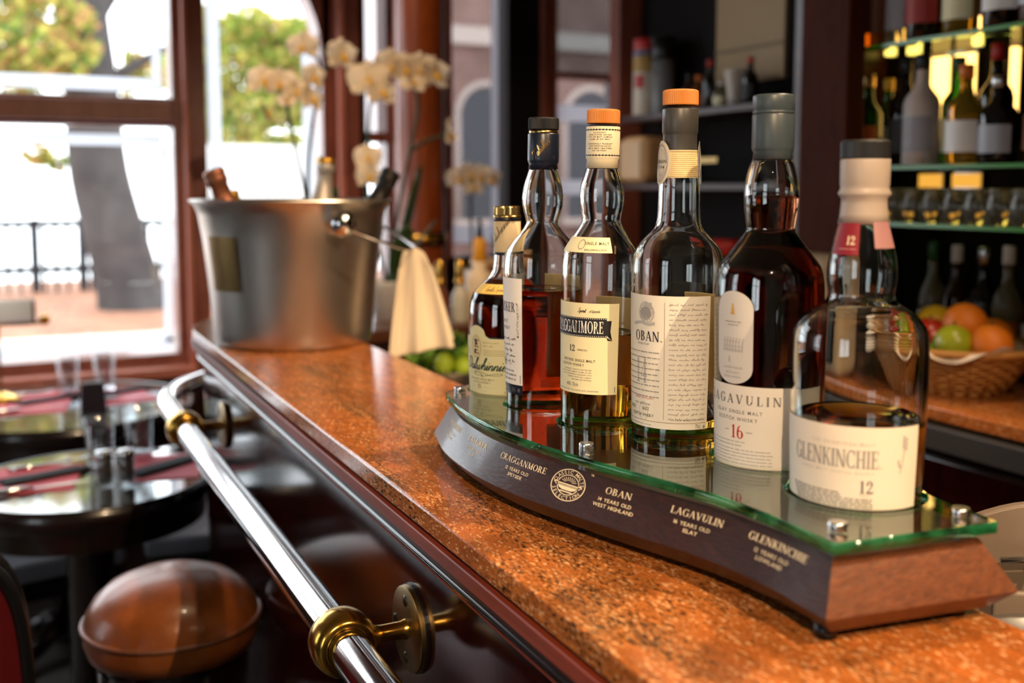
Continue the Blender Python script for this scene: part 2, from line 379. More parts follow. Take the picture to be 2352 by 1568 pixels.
# window 3, tinted pane with frosted border
w3=empty('window_3',(0,0,0),'tall tinted street window with pale frosted border',None,kind='structure')
fbox('stile',w3,1.55,1.575,0.74,2.62,-0.02,0.10,'frame_red'); fbox('pane',w3,1.575,1.80,0.90,2.62,0.04,0.046,'tinted',0); fbox('bottom_rail',w3,1.55,1.80,0.74,1.12,-0.02,0.10,'blackbead')
band(w3,1.765,1.792,1.2,2.6); band(w3,1.575,1.765,1.17,1.24)
fbox('pier',w3,1.80,1.945,0.74,2.62,-0.04,0.12,'dark')
# glazed door
d1=empty('door_1',(0,0,0),'glazed street door with tinted panes and reddish frame',None,kind='structure')
fbox('jamb',d1,1.945,1.985,0.0,2.62,-0.06,0.10,'frame'); fbox('stile',d1,1.985,2.03,0.0,2.62,-0.03,0.08,'frame_red')
fbox('pane',d1,2.03,2.36,1.86,2.62,0.03,0.036,'tinted2',0); fbox('transom',d1,2.03,2.36,1.83,1.86,-0.02,0.08,'frame_red')
fbox('pane',d1,2.03,2.31,0.9,1.83,0.03,0.036,'tinted',0); fbox('stile',d1,2.31,2.36,0.0,1.83,-0.02,0.08,'blackbead')
fbox('frosted_band',d1,2.03,2.29,1.66,1.73,0.02,0.024,'frost',0); fbox('frosted_band',d1,2.03,2.29,1.36,1.42,0.02,0.024,'frost',0)
fbox('panel',d1,1.985,2.36,0,0.9,-0.02,0.08,'frame'); fbox('jamb',d1,2.36,2.42,0,2.62,-0.06,0.10,'frame_red'); fbox('wall_panel',wf,2.42,2.6,0,2.62,0,0.1,'dark')

# ------------------------------------------------------------------ outside
M['pave']=P('pale_paving',(190,186,180),0.9,noise=0.1,nscale=1.5)
M['leaflitter']=P('fallen_leaves',(150,104,80),0.9,noise=0.35,nscale=4)
M['bark']=P('grey_bark',(62,57,56),0.9,bump=0.8,bscale=14,noise=0.35,nscale=3)
M['iron']=P('dark_iron',(24,26,32),0.6)
MB().box((-16,YW+0.2,-0.25),(26,10.6,-0.12)).build('pavement',M['pave'],label='pale street pavement outside the windows',kind='structure')
MB().box((-16,10.6,-0.25),(26,17.5,-0.06)).build('verge',M['leaflitter'],label='brown leaf-strewn strip beyond the pavement',kind='structure')
MB().box((-16,10.45,-0.25),(26,10.6,-0.02)).build('kerb',M['pave'],label='pale stone kerb along the leaf-strewn strip',kind='structure')
def leafmat(name,c,tr=0.5):
    m=film(name,c,tr); return m
LM=[leafmat('leaf_green',(150,168,80)),leafmat('leaf_yellow',(206,194,110)),leafmat('leaf_rust',(200,154,110)),leafmat('leaf_dark',(112,138,76))]
def leaves(blobs,n,size,weights,rnd):
    mb=MB()
    tot=sum(b[3]**2 for b in blobs)
    for cx,cy_,cz,r in blobs:
        k=int(n*r*r/tot)
        for _ in range(k):
            a=rnd.uniform(0,6.283); h=rnd.uniform(-1,1); q=math.sqrt(1-h*h); rr=r*(rnd.random()**0.33)
            c=Vector((cx+rr*q*math.cos(a),cy_+rr*q*math.sin(a),cz+rr*h*0.8))
            d=Vector((rnd.gauss(0,1),rnd.gauss(0,1),rnd.gauss(0,1))).normalized(); e=d.orthogonal().normalized()
            f=d.cross(e); s=size*rnd.uniform(0.6,1.3)
            mi=rnd.choices(range(4),weights)[0]
            mb.add([c-e*s,c+f*s*0.55,c+e*s,c-f*s*0.55],[(0,1,2,3)],mi)
    return mb
rnd=random.Random(3)
t=empty('plane_tree',(1.32,13.2,-0.1),'thick grey leaning tree trunk with autumn leaves seen through the left window','tree')
tp=[(0.06,0,-0.05),(0.0,0,0.18),(-0.09,0,0.62),(-0.31,0,1.63),(-0.37,0,2.73),(-0.44,0,3.6),(-0.30,0,4.8)]
tpc=catmull(tp,5); trr=[0.52,0.40,0.36,0.33,0.30,0.29,0.2]; trc=[x[0] for x in catmull([(q,) for q in trr],5)]
MB().tube(tpc,trc,16).build('trunk',M['bark'],t)
for b in ([(-0.4,0,2.9),(-0.8,0.1,3.3),(-1.5,0.2,3.9)],[(-0.4,0,3.2),(0.1,0.1,4.0),(0.6,0.2,4.6)],[(-0.35,0,2.6),(0.05,-0.1,2.85),(0.6,-0.2,3.2)]): MB().tube(catmull(b,4),[0.10-0.008*i for i in range(9)],8).build('branch',M['bark'],t)
leaves([(-1.35,-0.8,3.05,0.42),(-0.95,-0.8,2.95,0.40),(-0.65,-0.7,2.9,0.30),(-1.3,-0.5,3.5,0.35),(-0.85,-0.9,3.5,0.3),(-0.55,-0.6,3.3,0.25),(-0.62,-0.5,2.75,0.2),(-0.42,-0.5,3.0,0.16),(-0.75,-0.5,2.65,0.16),(-1.1,-0.4,2.65,0.25),(0.05,0.3,2.75,0.22),(0.35,0.4,2.85,0.28),(0.15,0.3,3.0,0.15),(-0.95,0.5,1.85,0.17),(-0.75,0.4,1.75,0.12),(-1.8,-0.3,2.9,0.5),(-1.3,0.1,2.75,0.25),(-0.2,0.4,1.95,0.12)],4600,0.065,(3,4,3,1),rnd).build('crown',LM,t,fixn=False)
t=empty('garden_tree',(3.4,15.6,-0.1),'bright green tree above the white wall seen through the arched window','tree')
MB().tube([(0,0,-0.1),(0.05,0,1.2),(0,0,2.4)],[0.2,0.16,0.1],10).build('trunk',M['bark'],t)
leaves([(-0.7,0,2.7,0.5),(-0.1,0,2.6,0.5),(0.5,0,2.7,0.5),(-0.5,0,3.3,0.5),(0.2,0.2,3.35,0.5),(0.7,0,3.3,0.45),(-1.0,0,3.2,0.4),(-0.6,0,3.75,0.4),(0.0,0.1,3.8,0.4),(0.6,0,3.7,0.4),(-0.1,-0.2,2.1,0.35),(0.4,-0.2,2.05,0.3),(-0.7,-0.1,2.15,0.35),(1.0,0,2.6,0.4)],7800,0.075,(5,4,1,1),rnd).build('crown',LM,t,fixn=False)
M['render']=P('white_render',(236,236,232),0.9)
gw=MB().box((2.3,14.6,-0.1),(4.75,14.8,1.95)).build('garden_wall',M['render'],label='white rendered garden wall below the green tree',cat='wall')
# iron fence
fe=empty('iron_fence',(0,15.6,-0.1),'dark iron railing fence with thin bars beyond the tree','fence')
for z in (0.3,0.93): MB().box((-1.6,-0.03,z),(2.7,0.03,z+0.10)).build('rail',M['iron'],fe)
bar=None
for i in range(28):
    x=-1.5+i*0.15
    if bar is None: bar=MB().tube([(0,0,0.0),(0,0,1.0)],0.028,6).build('bar',M['iron'],fe,loc=(x,0,0))
    else:
        c=bar.copy(); COL.objects.link(c); c.location=(x,0,0)
for x in (-0.6,0.35,0.95,2.05): MB().box((x-0.05,-0.05,0),(x+0.05,0.05,1.05)).build('post',M['iron'],fe)
# pink facade across the street
fa=empty('street_facade',(0,14.0,-0.1),'pinkish brick building with arched windows across the street','building')
MB().box((4.9,0,0),(12.5,0.4,9)).build('wall',M['brick'],fa)
M['stone']=P('pale_stone_trim',(205,198,190),0.8); M['dimwin']=P('dim_window',(70,76,84),0.15)
for x in (6.35,8.1,9.9):
    o=MB(); pts=[(x-0.42,1.0),(x+0.42,1.0),(x+0.42,2.5)]+[(x+0.42*math.cos(a),2.5+0.42*math.sin(a)) for a in [math.pi*k/10 for k in range(1,10)]]+[(x-0.42,2.5)]
    k=len(pts); o.add([(p,-0.03,z) for p,z in pts]+[(p,0.02,z) for p,z in pts],[tuple(range(k)),tuple(range(k,2*k))[::-1]]+[(i,(i+1)%k,k+(i+1)%k,k+i) for i in range(k)])
    wdw=o.build('window',M['dimwin'],fa)
    MB().box((x-0.52,-0.1,0.9),(x+0.52,0.0,1.0)).build('sill',M['stone'],wdw)
    MB().tube([(x-0.46,-0.02,1.0),(x-0.46,-0.02,2.5)]+[(x-0.46*math.cos(a),-0.02,2.5+0.46*math.sin(a)) for a in [math.pi*k/10 for k in range(11)]]+[(x+0.46,-0.02,1.0)],0.05,6).build('surround',M['stone'],wdw)
MB().box((4.8,-0.12,3.5),(12.6,0.0,3.75)).build('cornice',M['stone'],fa)
# ------------------------------------------------------------------ lettering
_tc={}
def text_polys(s,bold=0.006):
    """outline-font text of size 1 as (verts2d, faces), left aligned on the baseline; also its width"""
    if s in _tc: return _tc[s]
    c=bpy.data.curves.new('txt','FONT'); c.body=s; c.size=1; c.resolution_u=2; c.offset=bold
    o=bpy.data.objects.new('txt',c); COL.objects.link(o)
    dg=bpy.context.evaluated_depsgraph_get(); dg.update(); me=o.evaluated_get(dg).to_mesh()
    v=[(p.co.x,p.co.y) for p in me.vertices]; f=[list(p.vertices) for p in me.polygons]
    o.evaluated_get(dg).to_mesh_clear(); bpy.data.objects.remove(o); bpy.data.curves.remove(c)
    x0=min([p[0] for p in v],default=0); w=max([p[0] for p in v],default=0)-x0
    v=[(x-x0,y) for x,y in v]; _tc[s]=(v,f,w); return _tc[s]

TK,TN=0.17,0.055
def _bar(x0,y0,x1,y1,w):
    dx,dy=x1-x0,y1-y0
    if abs(dy)>=abs(dx)*0.3:      # cut level with the lines
        return [(x0-w/2,y0),(x0+w/2,y0),(x1+w/2,y1),(x1-w/2,y1)]
    l=math.hypot(dx,dy); nx,ny=-dy/l*w/2,dx/l*w/2
    return [(x0+nx,y0+ny),(x0-nx,y0-ny),(x1-nx,y1-ny),(x1+nx,y1+ny)]
def _ser(x,y,h=0.15): return [(x-h,y),(x+h,y),(x+h,y+TN*(1 if y<0.5 else -1)),(x-h,y+TN*(1 if y<0.5 else -1))]
def _arc(cx,cy_,rx,ry,a0,a1,n=14,thick=TK,thin=TN):
    out=[]
    for i in range(n):
        q=[]
        for a in (a0+(a1-a0)*i/n,a0+(a1-a0)*(i+1)/n):
            a=R(a); w=thin+(thick-thin)*abs(math.cos(a))**1.3
            q.append(((cx+(rx)*math.cos(a),cy_+(ry)*math.sin(a)),(cx+(rx-w)*math.cos(a),cy_+(ry-min(w,thin*1.6))*math.sin(a))))
        out.append([q[0][0],q[1][0],q[1][1],q[0][1]])
    return out
def _glyphs():
    G={}; st=lambda x:[_bar(x,0,x,1,TK),_ser(x,0),_ser(x,1)]
    G['I']=(0.34,st(0.17))
    G['A']=(0.80,[_bar(0.10,0,0.39,1,TN*1.3),_bar(0.40,1,0.68,0,TK),_bar(0.2,0.34,0.6,0.34,TN),_ser(0.10,0,0.11),_ser(0.68,0,0.13)])
    G['B']=(0.68,st(0.17)+_arc(0.30,0.745,0.27,0.255,-90,90)+_arc(0.30,0.265,0.32,0.265,-90,90)+[_bar(0.17,0.03,0.32,0.03,TN),_bar(0.17,0.97,0.32,0.97,TN),_bar(0.17,0.51,0.32,0.51,TN)])
    G['C']=(0.74,_arc(0.40,0.5,0.38,0.52,48,312,20)+[_bar(0.66,0.68,0.66,1.0,TN),_bar(0.66,0.0,0.66,0.22,TN)])
    G['D']=(0.78,st(0.17)+_arc(0.34,0.5,0.40,0.5,-90,90,16)+[_bar(0.17,0.03,0.36,0.03,TN),_bar(0.17,0.97,0.36,0.97,TN)])
    G['E']=(0.64,st(0.17)+[_bar(0.17,0.03,0.58,0.03,TN),_bar(0.17,0.97,0.56,0.97,TN),_bar(0.17,0.52,0.44,0.52,TN),_bar(0.57,0,0.60,0.24,TN),_bar(0.56,1,0.56,0.78,TN),_bar(0.44,0.40,0.44,0.64,TN)])
    G['G']=(0.80,_arc(0.40,0.5,0.38,0.52,48,330,20)+[_bar(0.66,0.68,0.66,1.0,TN),_bar(0.68,0.05,0.68,0.45,TK*0.9),_ser(0.66,0.42,0.15)])
    G['H']=(0.80,st(0.17)+st(0.63)+[_bar(0.17,0.5,0.63,0.5,TN)])
    G['K']=(0.76,st(0.17)+[_bar(0.25,0.42,0.62,1.0,TN*1.3),_bar(0.36,0.58,0.64,0,TK),_ser(0.64,0,0.13),_ser(0.60,1,0.12)])
    G['L']=(0.62,st(0.17)+[_bar(0.17,0.03,0.58,0.03,TN),_bar(0.56,0,0.59,0.28,TN)])
    G['M']=(0.98,[_bar(0.14,0,0.16,1,TN*1.2),_bar(0.82,0,0.80,1,TK),_bar(0.18,1,0.49,0.04,TK*0.95),_bar(0.49,0.04,0.78,1,TN*1.2),_ser(0.14,0,0.12),_ser(0.82,0),_ser(0.12,1,0.08),_ser(0.86,1,0.10)])
    G['N']=(0.86,[_bar(0.14,0,0.14,1,TN*1.6),_bar(0.72,0,0.72,1,TN*1.6),_bar(0.15,1,0.69,0.0,TK),_ser(0.14,0,0.12),_ser(0.70,1,0.12),_ser(0.10,1,0.10)])
    G['O']=(0.82,_arc(0.41,0.5,0.39,0.52,0,360,28))
    G['R']=(0.74,st(0.17)+_arc(0.30,0.74,0.28,0.26,-90,90)+[_bar(0.17,0.97,0.32,0.97,TN),_bar(0.17,0.50,0.32,0.50,TN),_bar(0.38,0.50,0.64,0,TK),_ser(0.65,0,0.11)])
    G['S']=(0.56,_arc(0.27,0.74,0.21,0.28,35,250,14,TK*0.8)+_arc(0.28,0.27,0.23,0.29,-150,80,14,TK*0.8)+[_bar(0.46,0.72,0.46,1.0,TN),_bar(0.07,0.0,0.07,0.3,TN)])
    G['T']=(0.70,[_bar(0.35,0,0.35,1,TK),_ser(0.35,0),_bar(0.04,0.97,0.66,0.97,TN),_bar(0.05,0.74,0.05,1,TN),_bar(0.65,0.74,0.65,1,TN)])
    G['U']=(0.80,[_bar(0.17,0.34,0.17,1,TK),_bar(0.66,0.34,0.66,1,TN*1.2),_ser(0.17,1),_ser(0.66,1,0.12)]+_arc(0.385,0.36,0.30,0.38,180,360,12,TK))
    G['V']=(0.78,[_bar(0.12,1,0.40,0,TK),_bar(0.40,0,0.68,1,TN*1.3),_ser(0.12,1,0.13),_ser(0.68,1,0.11)])
    G['W']=(1.1,[_bar(0.12,1,0.36,0,TK),_bar(0.36,0,0.56,1,TN*1.3),_bar(0.52,1,0.76,0,TK),_bar(0.76,0,0.98,1,TN*1.3),_ser(0.12,1,0.12),_ser(0.52,1,0.10),_ser(0.98,1,0.10)])
    G['0']=(0.62,_arc(0.31,0.5,0.29,0.52,0,360,24))
    G['1']=(0.46,[_bar(0.24,0,0.24,1,TK),_ser(0.24,0,0.17),_bar(0.08,0.84,0.24,0.98,TN)])
    G['2']=(0.62,_arc(0.30,0.70,0.25,0.32,-20,190,14)+[_bar(0.10,0.06,0.46,0.58,TN*2.2),_bar(0.06,0.07,0.56,0.07,0.14),_bar(0.55,0,0.57,0.24,TN)])
    G['4']=(0.66,[_bar(0.44,0,0.44,1,TK),_ser(0.44,0),_bar(0.06,0.30,0.44,1,TN),_bar(0.05,0.28,0.62,0.28,TN*1.2)])
    G['5']=(0.60,_arc(0.27,0.32,0.28,0.34,-150,130,16)+[_bar(0.10,0.5,0.12,1,TN),_bar(0.12,0.93,0.50,0.93,0.13)])
    G['6']=(0.62,_arc(0.31,0.30,0.28,0.32,0,360,20)+_arc(0.40,0.45,0.37,0.57,105,190,10))
    G[' ']=(0.4,[])
    return G
GL=_glyphs()
SCR={ # cursive strokes, x-height 0.42
 'a':(0.44,[[(0.36,0.36),(0.2,0.42),(0.06,0.24),(0.12,0.02),(0.28,0.12),(0.37,0.4),(0.33,0.1),(0.40,0.0),(0.5,0.14)]]),
 'l':(0.26,[[(0.0,0.12),(0.16,0.5),(0.24,0.95),(0.16,1.02),(0.1,0.7),(0.1,0.14),(0.16,0.0),(0.3,0.14)]]),
 'w':(0.62,[[(0.0,0.14),(0.1,0.42),(0.1,0.08),(0.2,0.0),(0.32,0.2),(0.35,0.42),(0.36,0.06),(0.46,0.0),(0.58,0.24),(0.58,0.42),(0.66,0.34)]]),
 'h':(0.46,[[(0.0,0.12),(0.18,0.6),(0.22,0.98),(0.13,1.0),(0.1,0.5),(0.08,0.0)],[(0.09,0.2),(0.22,0.42),(0.32,0.34),(0.32,0.06),(0.38,0.0),(0.5,0.14)]]),
 'i':(0.24,[[(0.0,0.12),(0.11,0.42),(0.1,0.06),(0.16,0.0),(0.28,0.14)],[(0.15,0.6),(0.17,0.66)]]),
 'n':(0.46,[[(0.0,0.14),(0.09,0.42),(0.08,0.0)],[(0.08,0.2),(0.22,0.42),(0.32,0.34),(0.32,0.06),(0.38,0.0),(0.5,0.14)]]),
 'e':(0.36,[[(0.0,0.12),(0.2,0.24),(0.26,0.38),(0.16,0.43),(0.06,0.22),(0.14,0.0),(0.26,0.02),(0.4,0.14)]]),
 's':(0.32,[[(0.0,0.12),(0.16,0.44),(0.22,0.2),(0.16,0.0),(0.04,0.04)],[(0.16,0.0),(0.36,0.12)]]),
 'k':(0.40,[[(0.0,0.12),(0.18,0.6),(0.22,0.98),(0.13,1.0),(0.1,0.5),(0.08,0.0)],[(0.09,0.2),(0.28,0.42),(0.26,0.26),(0.1,0.22),(0.28,0.0),(0.42,0.14)]]),
 'r':(0.34,[[(0.0,0.12),(0.1,0.46),(0.14,0.36),(0.28,0.38),(0.24,0.08),(0.3,0.0),(0.4,0.14)]]),
 't':(0.28,[[(0.0,0.12),(0.14,0.5),(0.16,0.8),(0.1,0.1),(0.18,0.0),(0.3,0.12)],[(0.02,0.52),(0.3,0.58)]]),
 'p':(0.44,[[(0.0,0.14),(0.1,0.42),(0.06,-0.4)],[(0.09,0.3),(0.24,0.42),(0.32,0.24),(0.2,0.0),(0.1,0.06)]]),
 'T':(0.62,[[(0.0,0.84),(0.2,1.0),(0.5,0.9),(0.8,1.02)],[(0.46,0.94),(0.38,0.5),(0.26,0.06),(0.1,0.02)]]),
 'D':(0.72,[[(0.3,0.94),(0.22,0.4),(0.1,0.04),(0.3,0.0),(0.58,0.2),(0.68,0.6),(0.5,0.95),(0.2,1.0),(0.04,0.86)]]),
 'G':(0.66,[[(0.56,0.82),(0.44,1.0),(0.2,0.84),(0.08,0.4),(0.24,0.02),(0.46,0.14),(0.54,0.42),(0.34,0.4)],[(0.54,0.42),(0.5,-0.1),(0.3,-0.3)]]),
 'S':(0.56,[[(0.5,0.84),(0.4,1.0),(0.22,0.86),(0.36,0.5),(0.34,0.1),(0.12,0.0),(0.02,0.16)]]),
 ' ':(0.3,[])}

class Print:
    """flat print in label space (u to the right, v up, metres)"""
    def __init__(s): s.p=[]; s.c=[]; s.keys=[]
    def k(s,c):
        if c not in s.keys: s.keys.append(c)
        return s.keys.index(c)
    def poly(s,pts,c): s.p.append(pts); s.c.append(s.k(c))
    def _place(s,polys,u,v,size,rot,sx,c,shear=0):
        ca,sa=math.cos(rot),math.sin(rot)
        for q in polys:
            s.poly([(u+(x*sx+y*shear)*size*ca-y*size*sa, v+(x*sx+y*shear)*size*sa+y*size*ca) for x,y in q],c)
    def text(s,t,u,v,size,c='ink',align='c',rot=0,sx=1.0,shear=0,track=0.0):
        """sans lettering; size = cap height"""
        k=size/0.72
        if track:
            ws=[(text_polys(ch)[2] if ch!=' ' else 0.3)+track for ch in t]; w=(sum(ws)-track)*sx*k
            x=u-(w/2 if align=='c' else w if align=='r' else 0)
            for ch,wd in zip(t,ws):
                if ch!=' ':
                    vv,ff,_=text_polys(ch); s._place([[vv[i] for i in f] for f in ff],x,v,k,rot,sx,c,shear)
                x+=wd*sx*k
            return
        vv,ff,w=text_polys(t); w*=sx*k
        o=-(w/2 if align=='c' else w if align=='r' else 0)
        s._place([[vv[i] for i in f] for f in ff],u+o*math.cos(rot),v+o*math.sin(rot),k,rot,sx,c,shear)
    def serif(s,t,u,v,size,c='ink',align='c',sx=1.0,track=0.06,rot=0):
        w=sum(GL[ch][0]+track for ch in t)-track
        x=-(w/2 if align=='c' else w if align=='r' else 0)*sx*size
        for ch in t:
            s._place(GL[ch][1],u+x*math.cos(rot),v+x*math.sin(rot),size,rot,sx,c); x+=(GL[ch][0]+track)*sx*size
    def stroke(s,pts,w,c,smooth=4):
        q=catmull(pts,smooth) if smooth else pts
        n=len(q); L_=[];R_=[]
        for i in range(n):
            a=q[max(i-1,0)]; b=q[min(i+1,n-1)]; dx,dy=b[0]-a[0],b[1]-a[1]; l=math.hypot(dx,dy) or 1
            ww=w*(0.55+0.75*abs(dy)/l)/2
            L_.append((q[i][0]-dy/l*ww,q[i][1]+dx/l*ww)); R_.append((q[i][0]+dy/l*ww,q[i][1]-dx/l*ww))
        for i in range(n-1): s.poly([L_[i],R_[i],R_[i+1],L_[i+1]],c)
    def script(s,t,u,v,size,c='ink',align='c',rot=0,w=0.075,shear=0.35):
        tw=sum(SCR[ch][0] for ch in t)*size; x=-(tw/2 if align=='c' else tw if align=='r' else 0); ca,sa=math.cos(rot),math.sin(rot)
        for ch in t:
            for st in SCR[ch][1]:
                P_=[(x+(px+py*shear)*size,py*size) for px,py in st]
                s.stroke([(u+a*ca-b*sa,v+a*sa+b*ca) for a,b in P_],w*size,c)
            x+=SCR[ch][0]*size
    def rect(s,u0,v0,u1,v1,c,n=1):
        for i in range(n):
            a=u0+(u1-u0)*i/n; b=u0+(u1-u0)*(i+1)/n; s.poly([(a,v0),(b,v0),(b,v1),(a,v1)],c)
    def ring(s,u,v,ru,rv,w,c,a0=0,a1=360,n=48):
        for i in range(n):
            a,b=R(a0+(a1-a0)*i/n),R(a0+(a1-a0)*(i+1)/n)
            s.poly([(u+ru*math.cos(a),v+rv*math.sin(a)),(u+ru*math.cos(b),v+rv*math.sin(b)),(u+(ru-w)*math.cos(b),v+(rv-w)*math.sin(b)),(u+(ru-w)*math.cos(a),v+(rv-w)*math.sin(a))],c)
    def disc(s,u,v,ru,rv,c,n=24): s.poly([(u+ru*math.cos(6.2832*i/n),v+rv*math.sin(6.2832*i/n)) for i in range(n)],c)
    def rows(s,u0,u1,v0,dv,n,c,h=0.0008,rnd=None,word=0.006,wob=0,fill=1.0,cursive=False):
        """rows of print too small to read: broken word-length strokes"""
        rnd=rnd or random.Random(5)
        for k in range(n):
            x=u0; v=v0-k*dv; end=u1-(rnd.random()*(1-fill)*(u1-u0))
            while x<end:
                l=min(word*rnd.uniform(0.4,1.4),end-x)
                if l<h: break
                if cursive:
                    m=max(3,int(l/(h*0.42))); s.stroke([(x+l*(i+rnd.uniform(-0.3,0.3))/m,v+h*((rnd.uniform(0.5,0.8) if rnd.random()<0.8 else rnd.uniform(1.1,1.5)) if i%2 else (0.05 if rnd.random()<0.85 else -0.5))) for i in range(m+1)],h*0.22,c,2)
                else:
                    xx=x
                    while xx<x+l: 
                        ll=h*rnd.uniform(0.5,1.0); s.poly([(xx,v),(xx+ll*0.72,v),(xx+ll*0.72,v+h),(xx,v+h)],c); xx+=ll
                x+=l+h*1.2
    def build(s,name,fn,parent,mats=None):
        mb=MB()
        for pts,ci in zip(s.p,s.c):
            mb.add([fn(u,v) for u,v in pts],[tuple(range(len(pts)))],ci)
        o=mb.build(name,[INK[c] for c in s.keys],parent,fixn=False); return o

INK={k:P('print_'+k,c,0.55) for k,c in dict(ink=(30,30,34),navy=(24,34,60),grey=(150,148,146),midgrey=(112,110,110),lightgrey=(178,176,174),red=(186,44,54),cream=(236,220,186),white=(238,234,226),gold=(200,160,84),green=(40,64,54),bronze=(150,120,86),pink=(196,140,140),olive=(170,170,150)).items()}
INK['foil']=P('gold_foil_print',(222,176,96),0.25,0.9)

# ------------------------------------------------------------------ bar counter
def arc_path(x0,r,c=(0.71,2.2),y0=-1.3,aend=73,n=18):
    pts=[(x0,y0+(c[1]-y0)*i/24) for i in range(25)]; nr=[(-1,0)]*25
    for i in range(1,n+1):
        a=R(aend*i/n); pts.append((c[0]-r*math.cos(a),c[1]+r*math.sin(a))); nr.append((-math.cos(a),math.sin(a)))
    return pts,nr
path,nrm=arc_path(0.36,0.35)
bar_root=empty('bar_counter',(0,0,0),'dark polished mahogany bar front with stepped moulding','bar counter')
MB().sweep([(0,0.10),(0,1.034)],path,nrm,smooth=True).build('front_panel',M['mahog'],bar_root,fixn=False)
MB().sweep([(-0.04,0.0),(-0.04,0.10),(0.0,0.10)],path,nrm).build('plinth',M['dark'],bar_root,fixn=False)
MB().sweep([(0.0,1.026),(0.0035,1.027),(0.0095,1.0335),(0.010,1.0365)],path,nrm,smooth=False).build('bevel_moulding',M['mahog_red'],bar_root,fixn=False)
MB().sweep([(0.008,1.0365)]+[(0.008+0.0045*math.sin(R(a)),1.041-0.0045*math.cos(R(a))) for a in range(0,181,20)]+[(0.008,1.0455)],path,nrm,smooth=True).build('bead_moulding',M['blackbead'],bar_root,fixn=False)
MB().sweep([(0.008,1.0455),(0.0115,1.046),(0.0125,1.052),(0.0165,1.058),(0.0215,1.0605)],path,nrm,smooth=False).build('cove_moulding',M['mahog_trim'],bar_root,fixn=False)
MB().sweep([(0.008,1.0605),(0.0215,1.0605),(0.0225,1.0615),(0.0225,1.0735),(0.0215,1.0745),(0.006,1.0745)],path,nrm).build('top_moulding',M['mahog_red'],bar_root,fixn=False)
MB().sweep([(0.006,1.070),(0.006,1.0785)],path,nrm).build('shadow_gap',M['dark'],bar_root,fixn=False)
MB().box((0.585,-1.3,0),(0.60,2.5,1.077)).build('back_panel',M['dark'],bar_root)
gp=[p for p in arc_path(0.34,0.37,aend=74.3)[0]]+[(0.612,-1.3)]
o=MB().prism(gp,1.0785,1.10).build('granite_worktop',M['granite'],bevel=0.0025,label='polished orange-brown granite slab on top of the bar',cat='worktop')

# ------------------------------------------------------------------ bar rail with brass brackets
M['scr']=P('dark_screw',(70,64,54),0.35,1.0)
RX,RZ=0.285,0.947
rail=empty('bar_rail',(RX,0,RZ),'chrome tube rail with brass brackets along the bar front','rail')
rp,_=arc_path(RX,0.425,aend=80,n=26)
MB().tube([(x-RX,y,0) for x,y in rp],0.0205,28).build('tube',M['chrome'],rail)
def bracket(y):
    b=empty('bracket',(0,y,0)); b.parent=rail
    m=MB(); pr=[(0.0207,-0.020),(0.0235,-0.0225),(0.0285,-0.020),(0.0325,-0.012),(0.034,0.0),(0.0325,0.012),(0.0285,0.020),(0.0235,0.0225),(0.0207,0.020)]
    t=MB(); t.lathe(pr,40); m.add([(x,z,yy) for x,yy,z in t.v],t.f,0,True); m.build('collar',M['brass'],b)
    L=0.36-RX
    MB().tube([(0.026,0,0),(0.031,0,0),(0.036,0,0),(0.042,0,0),(L-0.014,0,0),(L-0.009,0,0),(L-0.004,0,0)],[0.017,0.0125,0.0098,0.0092,0.0092,0.0105,0.014],20).build('arm',M['brass'],b)
    t=MB(); t.lathe([(0,0.0058),(0.041,0.0058),(0.0438,0.0045),(0.0445,0.0),(0.0445,-0.0002),(0,-0.0002)],48)
    fl=MB().add([(L-0.0028-z,x,y_) for x,y_,z in t.v],t.f,0,True).build('flange',M['brass_dull'],b,auto=35)
    t=MB(); t.lathe([(0,0.0),(0.0455,0.0),(0.0455,-0.0026),(0,-0.0026)],40)
    MB().add([(L-0.0028-z,x,y_) for x,y_,z in t.v],t.f,0,False).build('gasket',M['black'],b)
    for a in (90,-90,0):
        ys,zs_=0.030*math.cos(R(a)),0.030*math.sin(R(a))
        t=MB(); t.lathe([(0,0.0012),(0.0022,0.0014),(0.0055,0.0010),(0.0060,0.0)],16)
        sc=MB().add([(L-0.0086-z,x+ys,y_+zs_) for x,y_,z in t.v],t.f,0,True).build('screw',M['scr'],fl)
    return b
bracket(0.977); bracket(1.995); bracket(-0.05)

# ------------------------------------------------------------------ display stand
ZW=1.157     # top of its wooden base
SX,SY=0.52,0.80
FT=catmull([(0.480,0.508),(0.4825,0.563),(0.475,0.623),(0.457,0.685),(0.443,0.732),(0.432,0.775),(0.4205,0.822),(0.414,0.877),(0.4135,0.925),(0.420,0.99),(0.438,1.060)],8)
FT=[p for p in FT]
OUT=FT+[(0.590,1.108),(0.612,1.02),(0.618,0.90),(0.616,0.75),(0.608,0.60),(0.597,0.493)]
def offset(poly,d):
    n=len(poly); out=[]
    ar=sum(poly[i][0]*poly[(i+1)%n][1]-poly[(i+1)%n][0]*poly[i][1] for i in range(n)); sg=1 if ar>0 else -1
    for i in range(n):
        a,b,c=Vector(poly[i-1]),Vector(poly[i]),Vector(poly[(i+1)%n])
        e1=(b-a).normalized(); e2=(c-b).normalized()
        n1=Vector((e1.y,-e1.x))*sg; n2=Vector((e2.y,-e2.x))*sg
        m=(n1+n2).normalized(); k=min(1/max(m.dot(n1),0.35),1.8); q=b+m*d*k; out.append((q.x,q.y))
    return out
stand=empty('bottle_display_stand',(SX,SY,1.10),'dark wooden display stand with green-edged glass shelf and cream lettering','display stand')
def loc(p,z): return (p[0]-SX,p[1]-SY,z-1.10)
lev=[(OUT,ZW),(offset(OUT,0.0012),ZW-0.0016),(offset(OUT,0.0175),1.1255),(offset(OUT,0.0185),1.1235),(offset(OUT,0.0175),1.1215),(offset(OUT,0.004),1.108)]
mb=MB(); n=len(OUT)
